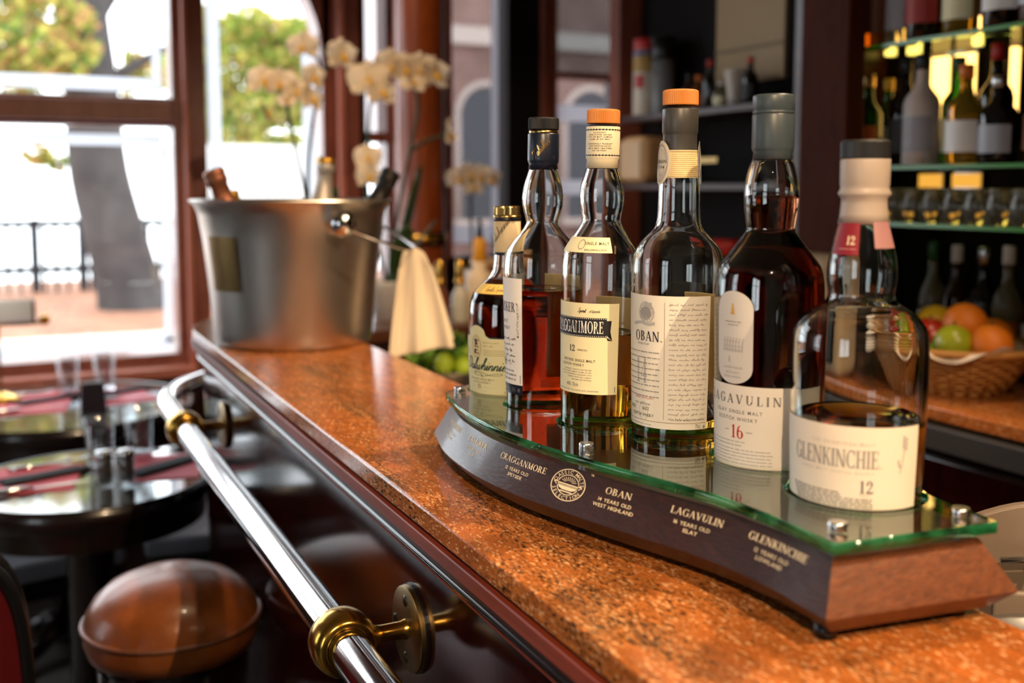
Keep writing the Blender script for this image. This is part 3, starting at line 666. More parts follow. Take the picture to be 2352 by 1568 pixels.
vs_=[loc(p,z) for pl,z in lev for p in pl]; fs_=[]; end=MB()
for j in range(len(lev)-1):
    for i in range(n):
        q=(j*n+i,j*n+(i+1)%n,(j+1)*n+(i+1)%n,(j+1)*n+i)
        fs_.append(q)
mb.add(vs_,fs_,0,False)
for k,q in enumerate(fs_):
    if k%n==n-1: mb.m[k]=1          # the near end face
    elif k%n<len(FT)-1: mb.sm[k]=True
mb.f.append([i for i in range(n)]); mb.m.append(0); mb.sm.append(False)
mb.f.append([(len(lev)-1)*n+i for i in range(n)][::-1]); mb.m.append(0); mb.sm.append(False)
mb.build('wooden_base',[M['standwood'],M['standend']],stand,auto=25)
for x,y in ((0.446,0.774),(0.482,0.515),(0.590,0.505),(0.452,1.05),(0.575,1.05)):
    MB().lathe([(0,0.009),(0.0075,0.009),(0.0075,0.0),(0,0)],20,off=(x-SX,y-SY,0)).build('foot',M['black'],stand)
# front-face lettering
seg=[0.0]
fr=offset(OUT,0.0012)[:len(FT)][::-1]; rr_=offset(OUT,0.0175)[:len(FT)][::-1]
for i in range(1,len(fr)): seg.append(seg[-1]+math.dist(fr[i],fr[i-1]))
SL=seg[-1]
def face(u,v,eps=0.00025):
    """u metres from the far end, v metres up the sloped face from its ridge"""
    i=0
    u=max(0,min(SL-1e-5,u))
    while seg[i+1]<u: i+=1
    t=(u-seg[i])/(seg[i+1]-seg[i])
    a=Vector((fr[i][0]+(fr[i+1][0]-fr[i][0])*t,fr[i][1]+(fr[i+1][1]-fr[i][1])*t,ZW-0.0016)); b=Vector((rr_[i][0]+(rr_[i+1][0]-rr_[i][0])*t,rr_[i][1]+(rr_[i+1][1]-rr_[i][1])*t,1.1255))
    h=(a-b).length; d=Vector((fr[i+1][0]-fr[i][0],fr[i+1][1]-fr[i][1],0)).normalized(); nv=d.cross((a-b).normalized())
    if nv.x>0: nv=-nv
    q=b+(a-b)*(v/h)+nv*eps; return (q.x-SX,q.y-SY,q.z-1.10)
STX=[]   # filled below: (text, sub lines, u, v)
pr=Print()
def stand_text(name,sub1,sub2,u,s=1.0,v=0.0225):
    pr.serif(name,u,v,0.0066*s,'cream',sx=0.80,track=0.04)
    pr.text(sub1,u-0.0005,v-0.0078,0.0037*s,'cream',sx=0.92)
    pr.text(sub2,u-0.0005,v-0.0138,0.0037*s,'cream',sx=0.92)
def serif_fit(pr,t,u,v,size,width,c,track=0.05):
    w=(sum(GL[ch][0]+track for ch in t)-track)*size; pr.serif(t,u,v,size,c,sx=width/w,track=track)
for nm,s1,s2,u,wd,us in (('DALWHINNIE','15 YEARS OLD','HIGHLAND',0.066,0.052,0.064),('TALISKER','10 YEARS OLD','SKYE',0.142,0.047,0.140),('CRAGGANMORE','12 YEARS OLD','SPEYSIDE',0.229,0.071,0.2266),
    ('OBAN','14 YEARS OLD','WEST HIGHLAND',0.352,0.0285,0.351),('LAGAVULIN','16 YEARS OLD','ISLAY',0.432,0.0515,0.430),('GLENKINCHIE','12 YEARS OLD','LOWLAND',0.514,0.061,0.5112)):
    serif_fit(pr,nm,u,0.0233,0.0056,wd,'cream')
    pr.text(s1,us,0.0163,0.0031,'cream',sx=1.25,track=0.09); pr.text(s2,us,0.0113,0.0031,'cream',sx=1.25,track=0.09)
LU,LV,ku,kv=0.2950,0.0205,0.0208,0.0140
def circ_text(t,a_mid,rad,size,inward=False,step=15):
    n=len(t)
    for i,ch in enumerate(t):
        if ch==' ': continue
        a=a_mid+((n-1)/2-i)*step*(-1 if inward else 1); vv,ff,w=text_polys(ch); k=size/0.72
        rot=R(a-90) if not inward else R(a+90)
        ca,sa=math.cos(rot),math.sin(rot); cx,cz=rad*math.cos(R(a)),rad*math.sin(R(a))
        for f in ff:
            pts=[]
            for j in f:
                x=(vv[j][0]-w/2)*k; y=(vv[j][1]-0.36)*k
                pts.append((LU+(cx+x*ca-y*sa)*ku,LV+(cz+x*sa+y*ca)*kv))
            pr.poly(pts,'cream')
def lring(r,w,a0=0,a1=360):
    for i in range(48):
        a,b=R(a0+(a1-a0)*i/48),R(a0+(a1-a0)*(i+1)/48)
        pr.poly([(LU+q*ku*math.cos(t),LV+q*kv*math.sin(t)) for q,t in ((r,a),(r,b),(r-w,b),(r-w,a))],'cream')
lring(1.0,0.055); lring(0.64,0.05,12,168); lring(0.64,0.05,195,345)
circ_text('CLASSIC MALTS',92,0.80,0.21,step=13.2); circ_text('SELECTION',-92,0.80,0.21,True,15.5)
def lp(pts): pr.poly([(LU+x*ku,LV+y*kv) for x,y in pts],'cream')
for k in range(9):
    a=R(30+15*k); lp([(0.50*math.cos(a)-0.022*math.sin(a),0.50*math.sin(a)+0.022*math.cos(a)),(0.50*math.cos(a)+0.022*math.sin(a),0.50*math.sin(a)-0.022*math.cos(a)),(0.24*math.cos(a)+0.012*math.sin(a),0.08+0.16*math.sin(a)-0.012*math.cos(a)),(0.24*math.cos(a)-0.012*math.sin(a),0.08+0.16*math.sin(a)+0.012*math.cos(a))])
lp([(-0.62,0.06),(0.62,0.06),(0.62,0.0),(-0.62,0.0)])
for k in range(22): lp([(-0.6+k*0.0555,-0.02),(-0.6+k*0.0555+0.03,-0.02),(-0.6+k*0.0555+0.03,-0.09),(-0.6+k*0.0555,-0.09)])
lp([(-0.58,-0.11),(0.58,-0.11),(0.46,-0.26),(0.26,-0.34),(-0.26,-0.34),(-0.46,-0.26)]); lp([(-0.34,-0.40),(0.34,-0.40),(0.42,-0.47),(-0.42,-0.47)])
for sg in (-1,1):
    lp([(sg*0.62,0.12),(sg*0.80,0.10),(sg*0.84,-0.02),(sg*0.78,-0.04),(sg*0.75,0.03),(sg*0.62,0.05)]); lp([(sg*0.70,-0.02),(sg*0.76,-0.02),(sg*0.70,-0.13),(sg*0.64,-0.12)])
pr.text('TM',0.3185,0.0335,0.0019,'cream')
pr.build('lettering',face,stand)

# glass shelf with round cut-outs, held on aluminium spacers
BP={'dal':(0.5017,1.0496,0.0425),'tal':(0.4971,0.9603,0.0365),'cra':(0.5097,0.8646,0.0372),'oba':(0.5490,0.7892,0.0412),'lag':(0.5716,0.6882,0.0440),'gle':(0.5657,0.5780,0.0490)}
ZG0,ZG1=ZW+0.0065,ZW+0.0145
go=catmull([(0.470,0.496),(0.4715,0.556),(0.466,0.616),(0.449,0.680),(0.436,0.728),(0.424,0.778),(0.4155,0.825),(0.410,0.880),(0.4105,0.938),(0.417,0.995),(0.432,1.062)],6)+[(0.500,1.112),(0.594,1.118),(0.618,1.02),(0.625,0.90),(0.622,0.75),(0.615,0.60),(0.601,0.481)]
cu=bpy.data.curves.new('glass','CURVE'); cu.dimensions='2D'; cu.fill_mode='BOTH'; cu.extrude=(ZG1-ZG0)/2
def spl(pts):
    s=cu.splines.new('POLY'); s.points.add(len(pts)-1); s.use_cyclic_u=True
    for q,p in zip(s.points,pts): q.co=(p[0]-SX,p[1]-SY,0,1)
spl(go)
for k,(x,y,r) in BP.items(): spl([(x+(r+0.0028)*math.cos(6.28319*i/48),y+(r+0.0028)*math.sin(6.28319*i/48)) for i in range(48)])
to=bpy.data.objects.new('t',cu); COL.objects.link(to)
dg=bpy.context.evaluated_depsgraph_get(); dg.update()
me=bpy.data.meshes.new_from_object(to.evaluated_get(dg)); bpy.data.objects.remove(to)
bm=bmesh.new(); bm.from_mesh(me); bmesh.ops.remove_doubles(bm,verts=bm.verts,dist=1e-5); bmesh.ops.recalc_face_normals(bm,faces=bm.faces); bm.to_mesh(me); bm.free()
me.name='glass_shelf'; me.materials.clear(); me.materials.append(M['shelfglass']); me.materials.append(M['glassedge'])
for pl_ in me.polygons:
    if abs(pl_.normal.z)<0.5: pl_.material_index=1
gs=bpy.data.objects.new('glass_shelf',me); COL.objects.link(gs); gs.parent=stand; gs.location=(0,0,(ZG0+ZG1)/2-1.10)
for x,y in ((0.4475,0.776),(0.491,0.516),(0.5895,0.502),(0.4475,1.058),(0.600,0.93)):
    s=MB().lathe([(0,0),(0.0066,0),(0.0066,0.0063),(0,0.0063)],24,off=(x-SX,y-SY,ZW-1.10),smooth=True).build('spacer',M['alu'],stand,auto=40)
    MB().lathe([(0,0.0146),(0.0066,0.0146),(0.0066,0.0158),(0.0060,0.0162),(0.0060,0.0166),(0.0066,0.0170),(0.0066,0.0190),(0.0060,0.0198),(0,0.0198)],24,off=(x-SX,y-SY,ZW-1.10)).build('cap',M['alu'],s,auto=40)

# ------------------------------------------------------------------ whisky bottles
LIQ={}
def liquid(name,absorb,dens): return glass(name,(1,1,1),1.36,absorb=absorb,density=dens)
LIQ['dal']=liquid('amber_brown',(0.80,0.38,0.05),60); LIQ['tal']=liquid('red_amber',(0.84,0.44,0.08),60); LIQ['cra']=liquid('gold',(0.975,0.77,0.06),60)
LIQ['oba']=liquid('gold_b',(0.97,0.74,0.06),60); LIQ['lag']=liquid('deep_brown',(0.68,0.30,0.06),105); LIQ['gle']=liquid('pale_gold',(0.97,0.72,0.10),50)
class Bottle:
    def __init__(s,key,name,label,prof,wall,base=0.008,tilt=0.0,liq=None,neck=None,group='whisky bottles on the display stand'):
        """prof: (r_mm,z_mm) from the base up to the mouth"""
        x,y,_=BP[key]; s.x,s.y=x,y
        s.root=empty(name,(x,y,ZW+0.0004+0.036*math.sin(R(abs(tilt)))),label,'bottle',group)
        d=Vector((EYE.x-x,EYE.y-y,0)).normalized(); s.psi=math.atan2(d.y,d.x)
        if tilt: s.root.rotation_euler=Matrix.Rotation(R(tilt),3,-d).to_euler()
        prof=[(r/1000,z/1000) for r,z in prof]
        s.pf=catmull(prof,5); s.prof=s.pf
        zt=s.pf[-1][1]
        out=[(0,0.0035),(s.pf[0][0]*0.55,0.0025),(s.pf[0][0]-0.006,0.0006),(s.pf[0][0]-0.0035,0.0),(s.pf[0][0]-0.0012,0.0009)]+[(r,z) for r,z in s.pf if z>0.0025]
        inn=[(max(r-wall,0.004),z) for r,z in s.pf if z>base+0.003]
        inn=[(0,base),(inn[0][0]*0.6,base-0.001),(inn[0][0]-0.003,base+0.0004)]+inn
        s.inn=inn
        MB().lathe(out+inn[::-1],72).build('glass',M['glass'],s.root)
        if liq:
            lz=liq/1000
            ip=[(r+(0.0003 if r>0.003 else 0),z-(0.0003 if k<3 else 0)) for k,(r,z) in enumerate(inn)]
            lo=[q for q in ip if q[1]<lz-0.0004]
            rt=s.rad(lz)-wall+0.0003
            MB().lathe(lo+[(rt,lz),(rt-0.0006,lz-0.0002),(0,lz-0.0004)],64).build('whisky',LIQ[key],s.root)
    def rad(s,z):
        for (r0,z0),(r1,z1) in zip(s.pf,s.pf[1:]):
            if min(z0,z1)<=z<=max(z0,z1) and abs(z1-z0)>1e-9: return r0+(r1-r0)*(z-z0)/(z1-z0)
        return s.pf[0][0] if z<s.pf[0][1] else s.pf[-1][0]
    def at(s,delta,z,eps,r=None):
        rr=(r if r is not None else s.rad(z))+eps; a=s.psi+delta
        return (rr*math.cos(a),rr*math.sin(a),z)
    def label(s,name,d0,d1,vb,vt,m,eps=0.00045,nu=40,nv=10,parent=None,r=None):
        """d0,d1 degrees right of the viewer; vb, vt: metres or functions of 0..1"""
        fb=vb if callable(vb) else (lambda t:vb); ft=vt if callable(vt) else (lambda t:vt)
        mb=MB()
        f=lambda e:(lambda a,b:s.at(R(d0+(d1-d0)*a),fb(a)+(ft(a)-fb(a))*b,e,r(fb(a)+(ft(a)-fb(a))*b) if callable(r) else r))
        mb.grid(f(eps),nu,nv); mb.grid(f(eps-0.00025),nu,nv)
        return mb.build(name,m,parent or s.root,fixn=False)
    def mapper(s,d_ref,eps=0.0007,rref=None,r=None):
        R0=rref or 0.04
        return lambda u,v: s.at(R(d_ref)+u/R0,v,eps,r(v) if callable(r) else r)
    def lathe(s,name,prof,m,seg=72,flute=None,parent=None,auto=None): return MB().lathe([(r/1000,z/1000) for r,z in prof],seg,flute=flute).build(name,m,parent or s.root,auto=auto)
M['p_white']=P('white_label_paper',(232,228,222),0.6,bump=0.02); M['p_cream']=P('cream_label_paper',(230,220,178),0.6); M['p_oban']=P('ivory_label_paper',(228,222,208),0.6,noise=0.03,nscale=20)
M['p_sage']=P('sage_cream_label_paper',(206,200,156),0.6); M['p_grey']=P('pale_grey_label_paper',(206,202,196),0.6); M['p_lag']=P('offwhite_label_paper',(226,218,206),0.6); M['p_gle']=P('warm_white_label_paper',(232,222,204),0.6)
M['backpaper']=film('back_label_paper',(226,208,168),0.55); M['navy']=P('navy_foil',(20,26,42),0.32); M['capblack']=P('black_cap',(26,26,28),0.45); M['capwood']=wood('orange_wood_cap',(190,112,46),(214,140,66),rough=0.5,scale=(6,6,1),coat=0,bump=0.1)
M['charcoal']=P('charcoal_foil',(62,60,58),0.38); M['slate']=P('slate_blue_foil',(60,70,76),0.38); M['goldcap']=P('gold_cap',(204,172,110),0.25,1.0); M['greyfoil']=P('warm_grey_foil',(168,154,142),0.42); M['burgundy']=P('burgundy_tag',(132,28,40),0.5); M['pinktag']=P('faded_pink_tag',(160,116,116),0.5); M['capsand']=P('cream_capsule',(216,206,176),0.5)
M['yellowlab']=P('yellow_label_paper',(240,204,106),0.6); M['medal']=P('grey_medallion_paper',(150,152,146),0.5); M['banner']=P('dark_banner',(44,40,40),0.6)
def cap(b,r,z0,z1,m,inset=0.9,seg=120,depth=0.03):
    return b.lathe('cap',[(r-2.5,z0),(r-0.6,z0),(r,z0+0.8),(r,z1-1.6),(r-0.7,z1-0.5),(r-2,z1),(0,z1)],m,seg,flute=(2,3,depth),auto=14)

# --- 1 squat bottle with sage label
b=Bottle('dal','squat_amber_bottle','squat amber whisky bottle with gold cap and sage label, farthest on the stand',
 [(40.4,0),(40.9,4),(41.3,12),(42.0,27),(43.0,55),(43.4,78),(43.1,97),(42.3,108),(41.3,114.5),(38.5,122),(35,126.7),(29.5,132.5),(24.3,137),(19.9,142.3),(16.8,149),(15.4,158),(15.0,168),(14.6,200),(14.6,207)],0.0028,liq=139)
cap(b,15.0,209.5,219.5,M['goldcap'],seg=80,depth=0.05); b.lathe('cap_ring',[(13,206.8),(15.6,206.8),(15.8,208),(15.4,209.2),(13,209.4)],M['goldcap'])
b.lathe('neck_band',[(14.9,203),(15.3,203.2),(15.3,206.6),(14.9,206.8)],M['navy']); nl=b.lathe('neck_label',[(15.05,168.5),(15.1,169),(14.95,203),(14.9,203)],P('tan_neck_paper',(196,176,140),0.6)); b.lathe('neck_band',[(15.2,165.6),(15.4,165.8),(15.3,168.8),(15.1,168.9)],M['navy'])
p=Print(); p.script('Dalwhinnie',0,0.188,0.0085,'ink',rot=R(52),w=0.05); p.build('lettering',b.mapper(-30,0.0004,0.0152,lambda v:0.0151),nl)
sl=b.label('shoulder_label',-78,20,0.1245,0.1345,M['yellowlab'],0.0006); p=Print(); p.script('Gentle Spirit',0,0.1275,0.0048,'bronze',w=0.08); p.build('lettering',b.mapper(-25,0.0009,0.036),sl)
def arch_top(t):
    d=(-110+t*150); x=abs(d+50)
    if x<17: return 0.0765+0.0135*math.sqrt(max(0,1-(x/19)**2))
    if x<24: return 0.0795-0.0030*((x-17)/7)
    return 0.0765
bd=b.label('label_border',-110,40,0.0085,lambda t:arch_top(t)+0.0016,M['navy'],0.0004,nu=60)
ml=b.label('front_label',-110,40,0.0125,arch_top,M['p_sage'],0.0008,nu=60)
p=Print(); R0=0.0425; U=lambda d:R(d+50)*R0
p.rect(U(-110),0.0140,U(40),0.0146,'foil',24)
p.ring(0,0.0665,0.0075,0.0125,0.0005,'bronze'); p.ring(0,0.0665,0.0063,0.0108,0.0003,'bronze')
for k in range(5): p.rect(-0.0035+0.001*(k%2),0.0585+k*0.0035,0.003+0.001*((k+1)%2),0.0605+k*0.0035,'bronze')
p.rect(-0.002,0.068,0.001,0.075,'ink'); p.rect(-0.0035,0.0595,-0.0005,0.064,'ink')
for k in range(40):
    pass
p.text('DISTILLERY',0.0105,0.0710,0.0017,'foil','l',track=0.35); p.text('EST. 1897',0.0105,0.0672,0.0017,'foil','l',track=0.25)
for k in range(4): p.rect(0.0105,0.0635-k*0.0019,0.036,0.0638-k*0.0019,'foil',6); p.rect(-0.03,0.0635-k*0.0019,-0.011,0.0638-k*0.0019,'bronze',4)
p.script('Dalwhinnie',0.0075,0.0415,0.0130,'green',w=0.085,shear=0.42)
p.stroke([(-0.004,0.0385),(0.004,0.0395),(0.018,0.036),(0.030,0.0365),(0.031,0.0385),(0.022,0.0375),(0.010,0.0350),(-0.002,0.0355),(-0.003,0.0380),(0.006,0.0372),(0.0085,0.0335)],0.0006,'green',6)
p.text('HIGHLAND SINGLE MALT',0.006,0.0300,0.0021,'midgrey',track=0.14,sx=0.95); p.text('SCOTCH WHISKY',0.006,0.0265,0.0021,'midgrey',track=0.14,sx=0.95)
p.serif('15',0.0035,0.0205,0.0048,'ink',sx=0.9); p.text('YEARS OLD',0.0085,0.0215,0.0014,'olive','l',track=0.5); p.text('AGED',-0.006,0.0215,0.0014,'olive',track=0.3); p.text('DISTILLED IN SCOTLAND',0.004,0.0178,0.0010,'olive',track=0.2); p.text('70cl',0.034,0.0160,0.0030,'midgrey','l',sx=0.7)
p.build('lettering',b.mapper(-50,0.0011,R0),ml)

# --- 2 bulb-necked bottle with white label and navy capsule
b=Bottle('tal','red_amber_bottle','clear bottle of red-amber whisky with navy capsule and narrow white label',
 [(34.3,0),(34.6,3),(36,40),(38.2,95),(39.4,130),(40.0,154),(39.3,167.5),(37,174.3),(30.2,184.3),(21.6,195),(17.0,203.2),(17.6,208),(19.4,214),(21.0,222),(21.2,231),(19.3,243),(15.9,254),(14.3,259),(14.0,264),(14.0,297)],0.0030,tilt=0.6,liq=136)
cap(b,15.8,298.5,310.9,M['capblack']); b.lathe('capsule',[(14.6,258.5),(15.4,258.5),(14.6,263.5),(16.0,266.5),(16.1,268),(16.1,293.5),(15.6,294.6),(14.4,295)],M['navy']); b.lathe('seal',[(14.4,294.5),(14.9,295),(14.9,297.6),(13,298)],M['goldcap'])
p=Print(); p.script('Talisker',0,0.2765,0.0078,'foil',rot=R(50),w=0.055); p.ring(0.0125,0.2705,0.0011,0.0016,0.0002,'foil'); p.build('lettering',b.mapper(-4,0.0003,0.0161,0.0161),b.root)
ml=b.label('front_label',-150,-30,0.0385,0.1480,M['p_white']); nb=b.label('label_band',-150,-30,0.0285,0.0385,M['navy'])
p=Print(); R0=0.0385
p.serif('TALISKER',-0.0085,0.1135,0.0098,'navy','r',sx=0.72,track=0.05); p.text('TM',-0.0078,0.1215,0.0014,'navy','l')
p.text('SINGLE MALT',-0.0200,0.1020,0.0036,'midgrey','r',sx=0.85); p.text('SCOTCH WHISKY',-0.0165,0.0950,0.0036,'midgrey','r',sx=0.85)
p.rows(-0.05,-0.0085,0.0845,0.0058,5,'ink',0.0024,word=0.008,cursive=True)
p.serif('10',-0.0255,0.0575,0.0085,'navy','r',sx=0.8); p.text('YEARS',-0.0200,0.0590,0.0014,'gold','l'); 
p.rows(-0.05,-0.012,0.0520,0.0045,1,'midgrey',0.0014); p.rows(-0.05,-0.0085,0.0475,0.0045,2,'midgrey',0.0018)
p.text("Lat 57° 17'.9 N,  Long 06° 21'.5 W",-0.0040,0.0905,0.0026,'midgrey','l',rot=R(90),sx=0.62,shear=0.2); p.disc(-0.0049,0.0885,0.0013,0.0013,'midgrey',12); p.text('3102606038',-0.0020,0.0405,0.0012,'ink','l',rot=R(90))
p.build('lettering',b.mapper(-30,0.0008,R0),ml)
p=Print(); p.text('70cl',-0.0100,0.0315,0.0042,'midgrey','r',sx=0.6); p.text('e',-0.0030,0.0315,0.0058,'midgrey','r'); p.text('46.8% vol',-0.028,0.0325,0.0026,'white','r',sx=0.8); p.build('lettering',b.mapper(-30,0.0008,R0),nb)
b.label('back_label',100,175,0.040,0.148,M['backpaper'])

# --- 3 bulb-necked bottle with cream banner label, wooden cap
b=Bottle('cra','banner_label_bottle','clear whisky bottle with orange wooden cap and cream label with dark banner',
 [(34.8,0),(35.0,3),(35.5,40),(36.2,90),(36.7,130),(36.9,160),(36.4,172),(35.4,178.5),(32.5,184.6),(27.5,192.3),(21.7,201.2),(18.7,207.4),(18.8,213),(20.2,220),(21.0,228),(20.9,236),(19.9,243),(17.2,252),(15.4,258),(14.6,264),(14.4,270),(14.2,298)],0.0030,tilt=0.8,liq=102.4)
cap(b,15.7,299.8,313.2,M['capwood'],depth=0.035); nl=b.lathe('neck_label',[(15.0,258),(15.7,258),(14.9,265.5),(16.0,267.5),(16.1,268.5),(16.1,296.4),(15.7,297)],M['capsand']); 
p=Print()
for z in (0.2700,0.2938):
    p.rect(-0.03,z-0.00025,0.03,z+0.00025,'ink',20)
    for k in range(-9,10): p.poly([(k*0.0031-0.0012,z),(k*0.0031,z-0.0009),(k*0.0031+0.0012,z),(k*0.0031,z+0.0009)],'ink')
for k,tx in enumerate(('AN ELEGANT','SOPHISTICATED SPEYSIDE','WITH THE MOST COMPLEX','AROMA OF ANY MALT','','ASTONISHINGLY FRAGRANT','WITH SWEETISH NOTES','AND A SMOKY MALTINESS','ON THE FINISH')):
    if tx: p.text(tx,-0.0035,0.2905-k*0.0021,0.0013,'ink',track=0.16,sx=0.95)
p.build('lettering',b.mapper(0,0.0003,0.0161,0.0161),nl)
sl=b.label('shoulder_label',-80,18,0.1795,0.1935,M['p_cream'],0.0006); p=Print(); p.text('SINGLE MALT',-0.0035,0.1868,0.0026,'ink',track=0.2,sx=0.85); p.text('BALLINDALLOCH',-0.0042,0.1815,0.0015,'ink',track=0.15); p.text('DISTILLED',0.0125,0.1825,0.0012,'bronze',rot=R(80)); p.ring(-0.0175,0.187,0.0035,0.0045,0.0006,'grey'); p.build('lettering',b.mapper(0,0.0010,0.030),sl)
ml=b.label('front_label',-120,30,0.0465,0.1325,M['p_cream']); R0=0.0366
p=Print()
p.script('Spirit', -0.036,0.1240,0.0040,'ink',w=0.09); p.text('of Speyside',-0.0285,0.1240,0.0026,'ink','l',sx=0.6,shear=0.35)
bz,bh=0.1010,0.0180
p.poly([(-0.0120,bz+0.002),(-0.0065,bz-0.0035),(-0.0085,bz+0.0055),(-0.0075,bz+0.0155),(-0.0120,bz+0.0155)],'ink'); p.poly([(-0.0120,bz),(-0.0065,bz-0.0035),(-0.0110,bz-0.0030)],'ink')
p.rect(-0.085,bz,-0.0120,bz+bh,'ink',24)
for z in (bz+0.0008,bz+bh-0.0008):
    for k in range(36): p.rect(-0.0135-k*0.002,z-0.0003,-0.0126-k*0.002,z+0.0003,'white')
p.serif('CRAGGANMORE',-0.0150,bz+0.0035,0.0112,'white','r',sx=0.58,track=0.05)
p.serif('12',-0.0425,0.0865,0.0060,'ink','r'); p.text('YEARS OLD',-0.0400,0.0875,0.0016,'ink','l',sx=0.9)
p.text('SPEYSIDE SINGLE MALT',-0.0220,0.0770,0.0025,'ink','r',track=0.14,sx=0.88); p.text('SCOTCH WHISKY',-0.0325,0.0728,0.0025,'ink','r',track=0.14,sx=0.88)
for k,tx in enumerate(('AN ELEGANT, SOPHISTICATED SPEYSIDE','WITH THE MOST COMPLEX AROMA OF ANY','MALT. ASTONISHINGLY FRAGRANT WITH','SWEETISH NOTES AND A SMOKY','MALTINESS ON THE FINISH')): p.text(tx,-0.0252,0.0688-k*0.0024,0.0012,'midgrey','r',track=0.12,sx=0.95)
p.text('40%  70cle',-0.0385,0.0535,0.0034,'midgrey','r',sx=0.7); p.text('CRAGGANMORE DISTILLERY, BALLINDALLOCH, BANFFSHIRE',-0.0180,0.0490,0.0013,'midgrey','r',track=0.15); p.text('3109061',-0.0020,0.0485,0.0012,'ink','l',rot=R(90))
p.build('lettering',b.mapper(30,0.0008,R0),ml); b.label('back_label',75,185,0.0465,0.100,M['backpaper']); b.label('back_label_top',75,185,0.100,0.1325,M['backpaper'])

# --- 4 tall-necked bottle with ivory letter label
b=Bottle('oba','letter_label_bottle','nearly empty clear bottle with wooden cap and ivory handwritten-style label',
 [(39.1,0),(39.3,3),(39.9,40),(40.8,90),(41.5,134),(41.7,160),(41.3,174),(39.0,183),(34.4,190.2),(29.7,195.4),(23.2,202),(20.4,207.6),(19.3,215.5),(18.8,230),(18.4,245),(17.0,260),(15.6,270),(15.0,276),(14.6,288),(14.4,311)],0.0030,tilt=0.15,liq=35)
cap(b,16.0,313.6,327.3,M['capwood'],depth=0.035); b.lathe('capsule',[(15.2,262),(15.9,268),(15.3,275),(15.2,287),(15.5,288.4),(16.1,290),(16.1,309.8),(15.7,310.6),(14.6,310.8)],M['charcoal'])
nb=b.label('neck_label',-60,62,0.2490,0.2735,P('aged_neck_paper',(226,204,150),0.6,noise=0.12,nscale=90),0.0012,r=lambda z:0.0163+ (0.2735-z)*0.055)
p=Print(); p.rows(-0.010,0.022,0.2715,0.0018,12,'bronze',0.0003,word=0.01,fill=0.7); p.rect(-0.02,0.2500,0.022,0.2503,'bronze',10); p.rect(-0.02,0.2722,0.022,0.2725,'bronze',10); p.build('lettering',b.mapper(10,0.0016,0.0172,lambda z:0.0163+(0.2735-z)*0.055),nb)
md=b.label('medallion',-98,-24,lambda t:0.2625-0.0195*math.sqrt(max(0,1-(2*t-1)**2)),lambda t:0.2625+0.0195*math.sqrt(max(0,1-(2*t-1)**2)),P('pale_medallion_rim',(206,200,184),0.5),0.0018,r=lambda z:0.0166+(0.2735-z)*0.055,nv=16)
p=Print(); p.disc(0,0.2625,0.0090,0.0162,'lightgrey',40); p.ring(0,0.2625,0.0092,0.0166,0.0004,'gold'); p.ring(0,0.2625,0.0065,0.0118,0.0003,'gold'); p.text('OBAN',0.0008,0.2620,0.0032,'ink',track=0.12); p.text('1794',0.0010,0.2570,0.0030,'ink',track=0.22)
p.build('lettering',b.mapper(-61,0.0023,0.0176,lambda z:0.0166+(0.2735-z)*0.055),md)
b.label('back_medallion',78,120,lambda t:0.2625-0.0195*math.sqrt(max(0,1-(2*t-1)**2)),lambda t:0.2625+0.0195*math.sqrt(max(0,1-(2*t-1)**2)),M['p_oban'],0.0018,r=lambda z:0.0166+(0.2735-z)*0.055,nv=12)
ml=b.label('front_label',-125,44,0.0265,0.1455,M['p_oban']); R0=0.0408
p=Print(); D=-R(44+14.5)*R0      # divider
for k in range(14):
    a=6.28*k/14; p.stroke([(D-0.018+0.006*math.cos(a),0.130+0.005*math.sin(a)),(D-0.018+0.0085*math.cos(a+0.5),0.130+0.0085*math.sin(a+0.5)),(D-0.018+0.0075*math.cos(a+1.2),0.130+0.010*math.sin(a+1.0))],0.0009,'lightgrey')
p.disc(D-0.019,0.129,0.0065,0.006,'grey'); p.stroke([(D-0.034,0.119),(D-0.024,0.121),(D-0.016,0.1195),(D-0.009,0.121)],0.0035,'lightgrey'); p.rect(D-0.021,0.133,-0.012+D,0.139,'lightgrey')
p.serif('OBAN',D-0.0045,0.1045,0.0088,'navy','r',sx=0.92,track=0.07); p.text('TM',D-0.0042,0.1045,0.0012,'navy','l'); p.text('Little Bay of Caves',D-0.0150,0.1010,0.0024,'grey','r',sx=0.55,shear=0.4)
for k in range(9): p.rows(D-0.045,D-0.0045,0.0940-k*0.0050,0.005,1,'midgrey',0.0009,word=0.004,rnd=random.Random(40+k))
p.serif('14',D-0.0165,0.0665,0.0220,'lightgrey','r',sx=0.55)
p.text('OBAN DISTILLERY',D-0.0095,0.0520,0.0018,'red','r',track=0.25,sx=0.85); p.text('WEST HIGHLAND',D-0.0130,0.0465,0.0017,'midgrey','r',track=0.22,sx=0.9)
p.serif('SINGLE',D-0.0325,0.0415,0.0031,'ink','r',sx=0.78); p.serif('MALT',D-0.0145,0.0415,0.0031,'ink','r',sx=0.78); p.text('SCOTCH WHISKY',D-0.0095,0.0360,0.0028,'ink','r',track=0.08,sx=0.85); p.ring(D-0.021,0.0405,0.0055,0.0085,0.0004,'olive')
p.rect(D-0.0002,0.0350,D+0.0002,0.1400,'bronze'); p.rect(-0.10,0.0322,-0.0025,0.0326,'bronze',20)
p.rows(D+0.0040,-0.0030,0.1375,0.00445,24,'grey',0.0016,word=0.0065,cursive=True,fill=0.96)
p.text('CLAN MACDOUGALL',-0.0035,0.0345,0.0017,'midgrey','r',track=0.28); p.rows(-0.09,D-0.012,0.0285,0.003,1,'grey',0.0008,word=0.004); p.text('70cl',-0.0075,0.0275,0.0040,'midgrey','r',sx=0.6); p.text('e',-0.0025,0.0275,0.0042,'midgrey','r')
p.build('lettering',b.mapper(44,0.0008,R0),ml); b.label('back_label',80,170,0.050,0.142,M['backpaper'])

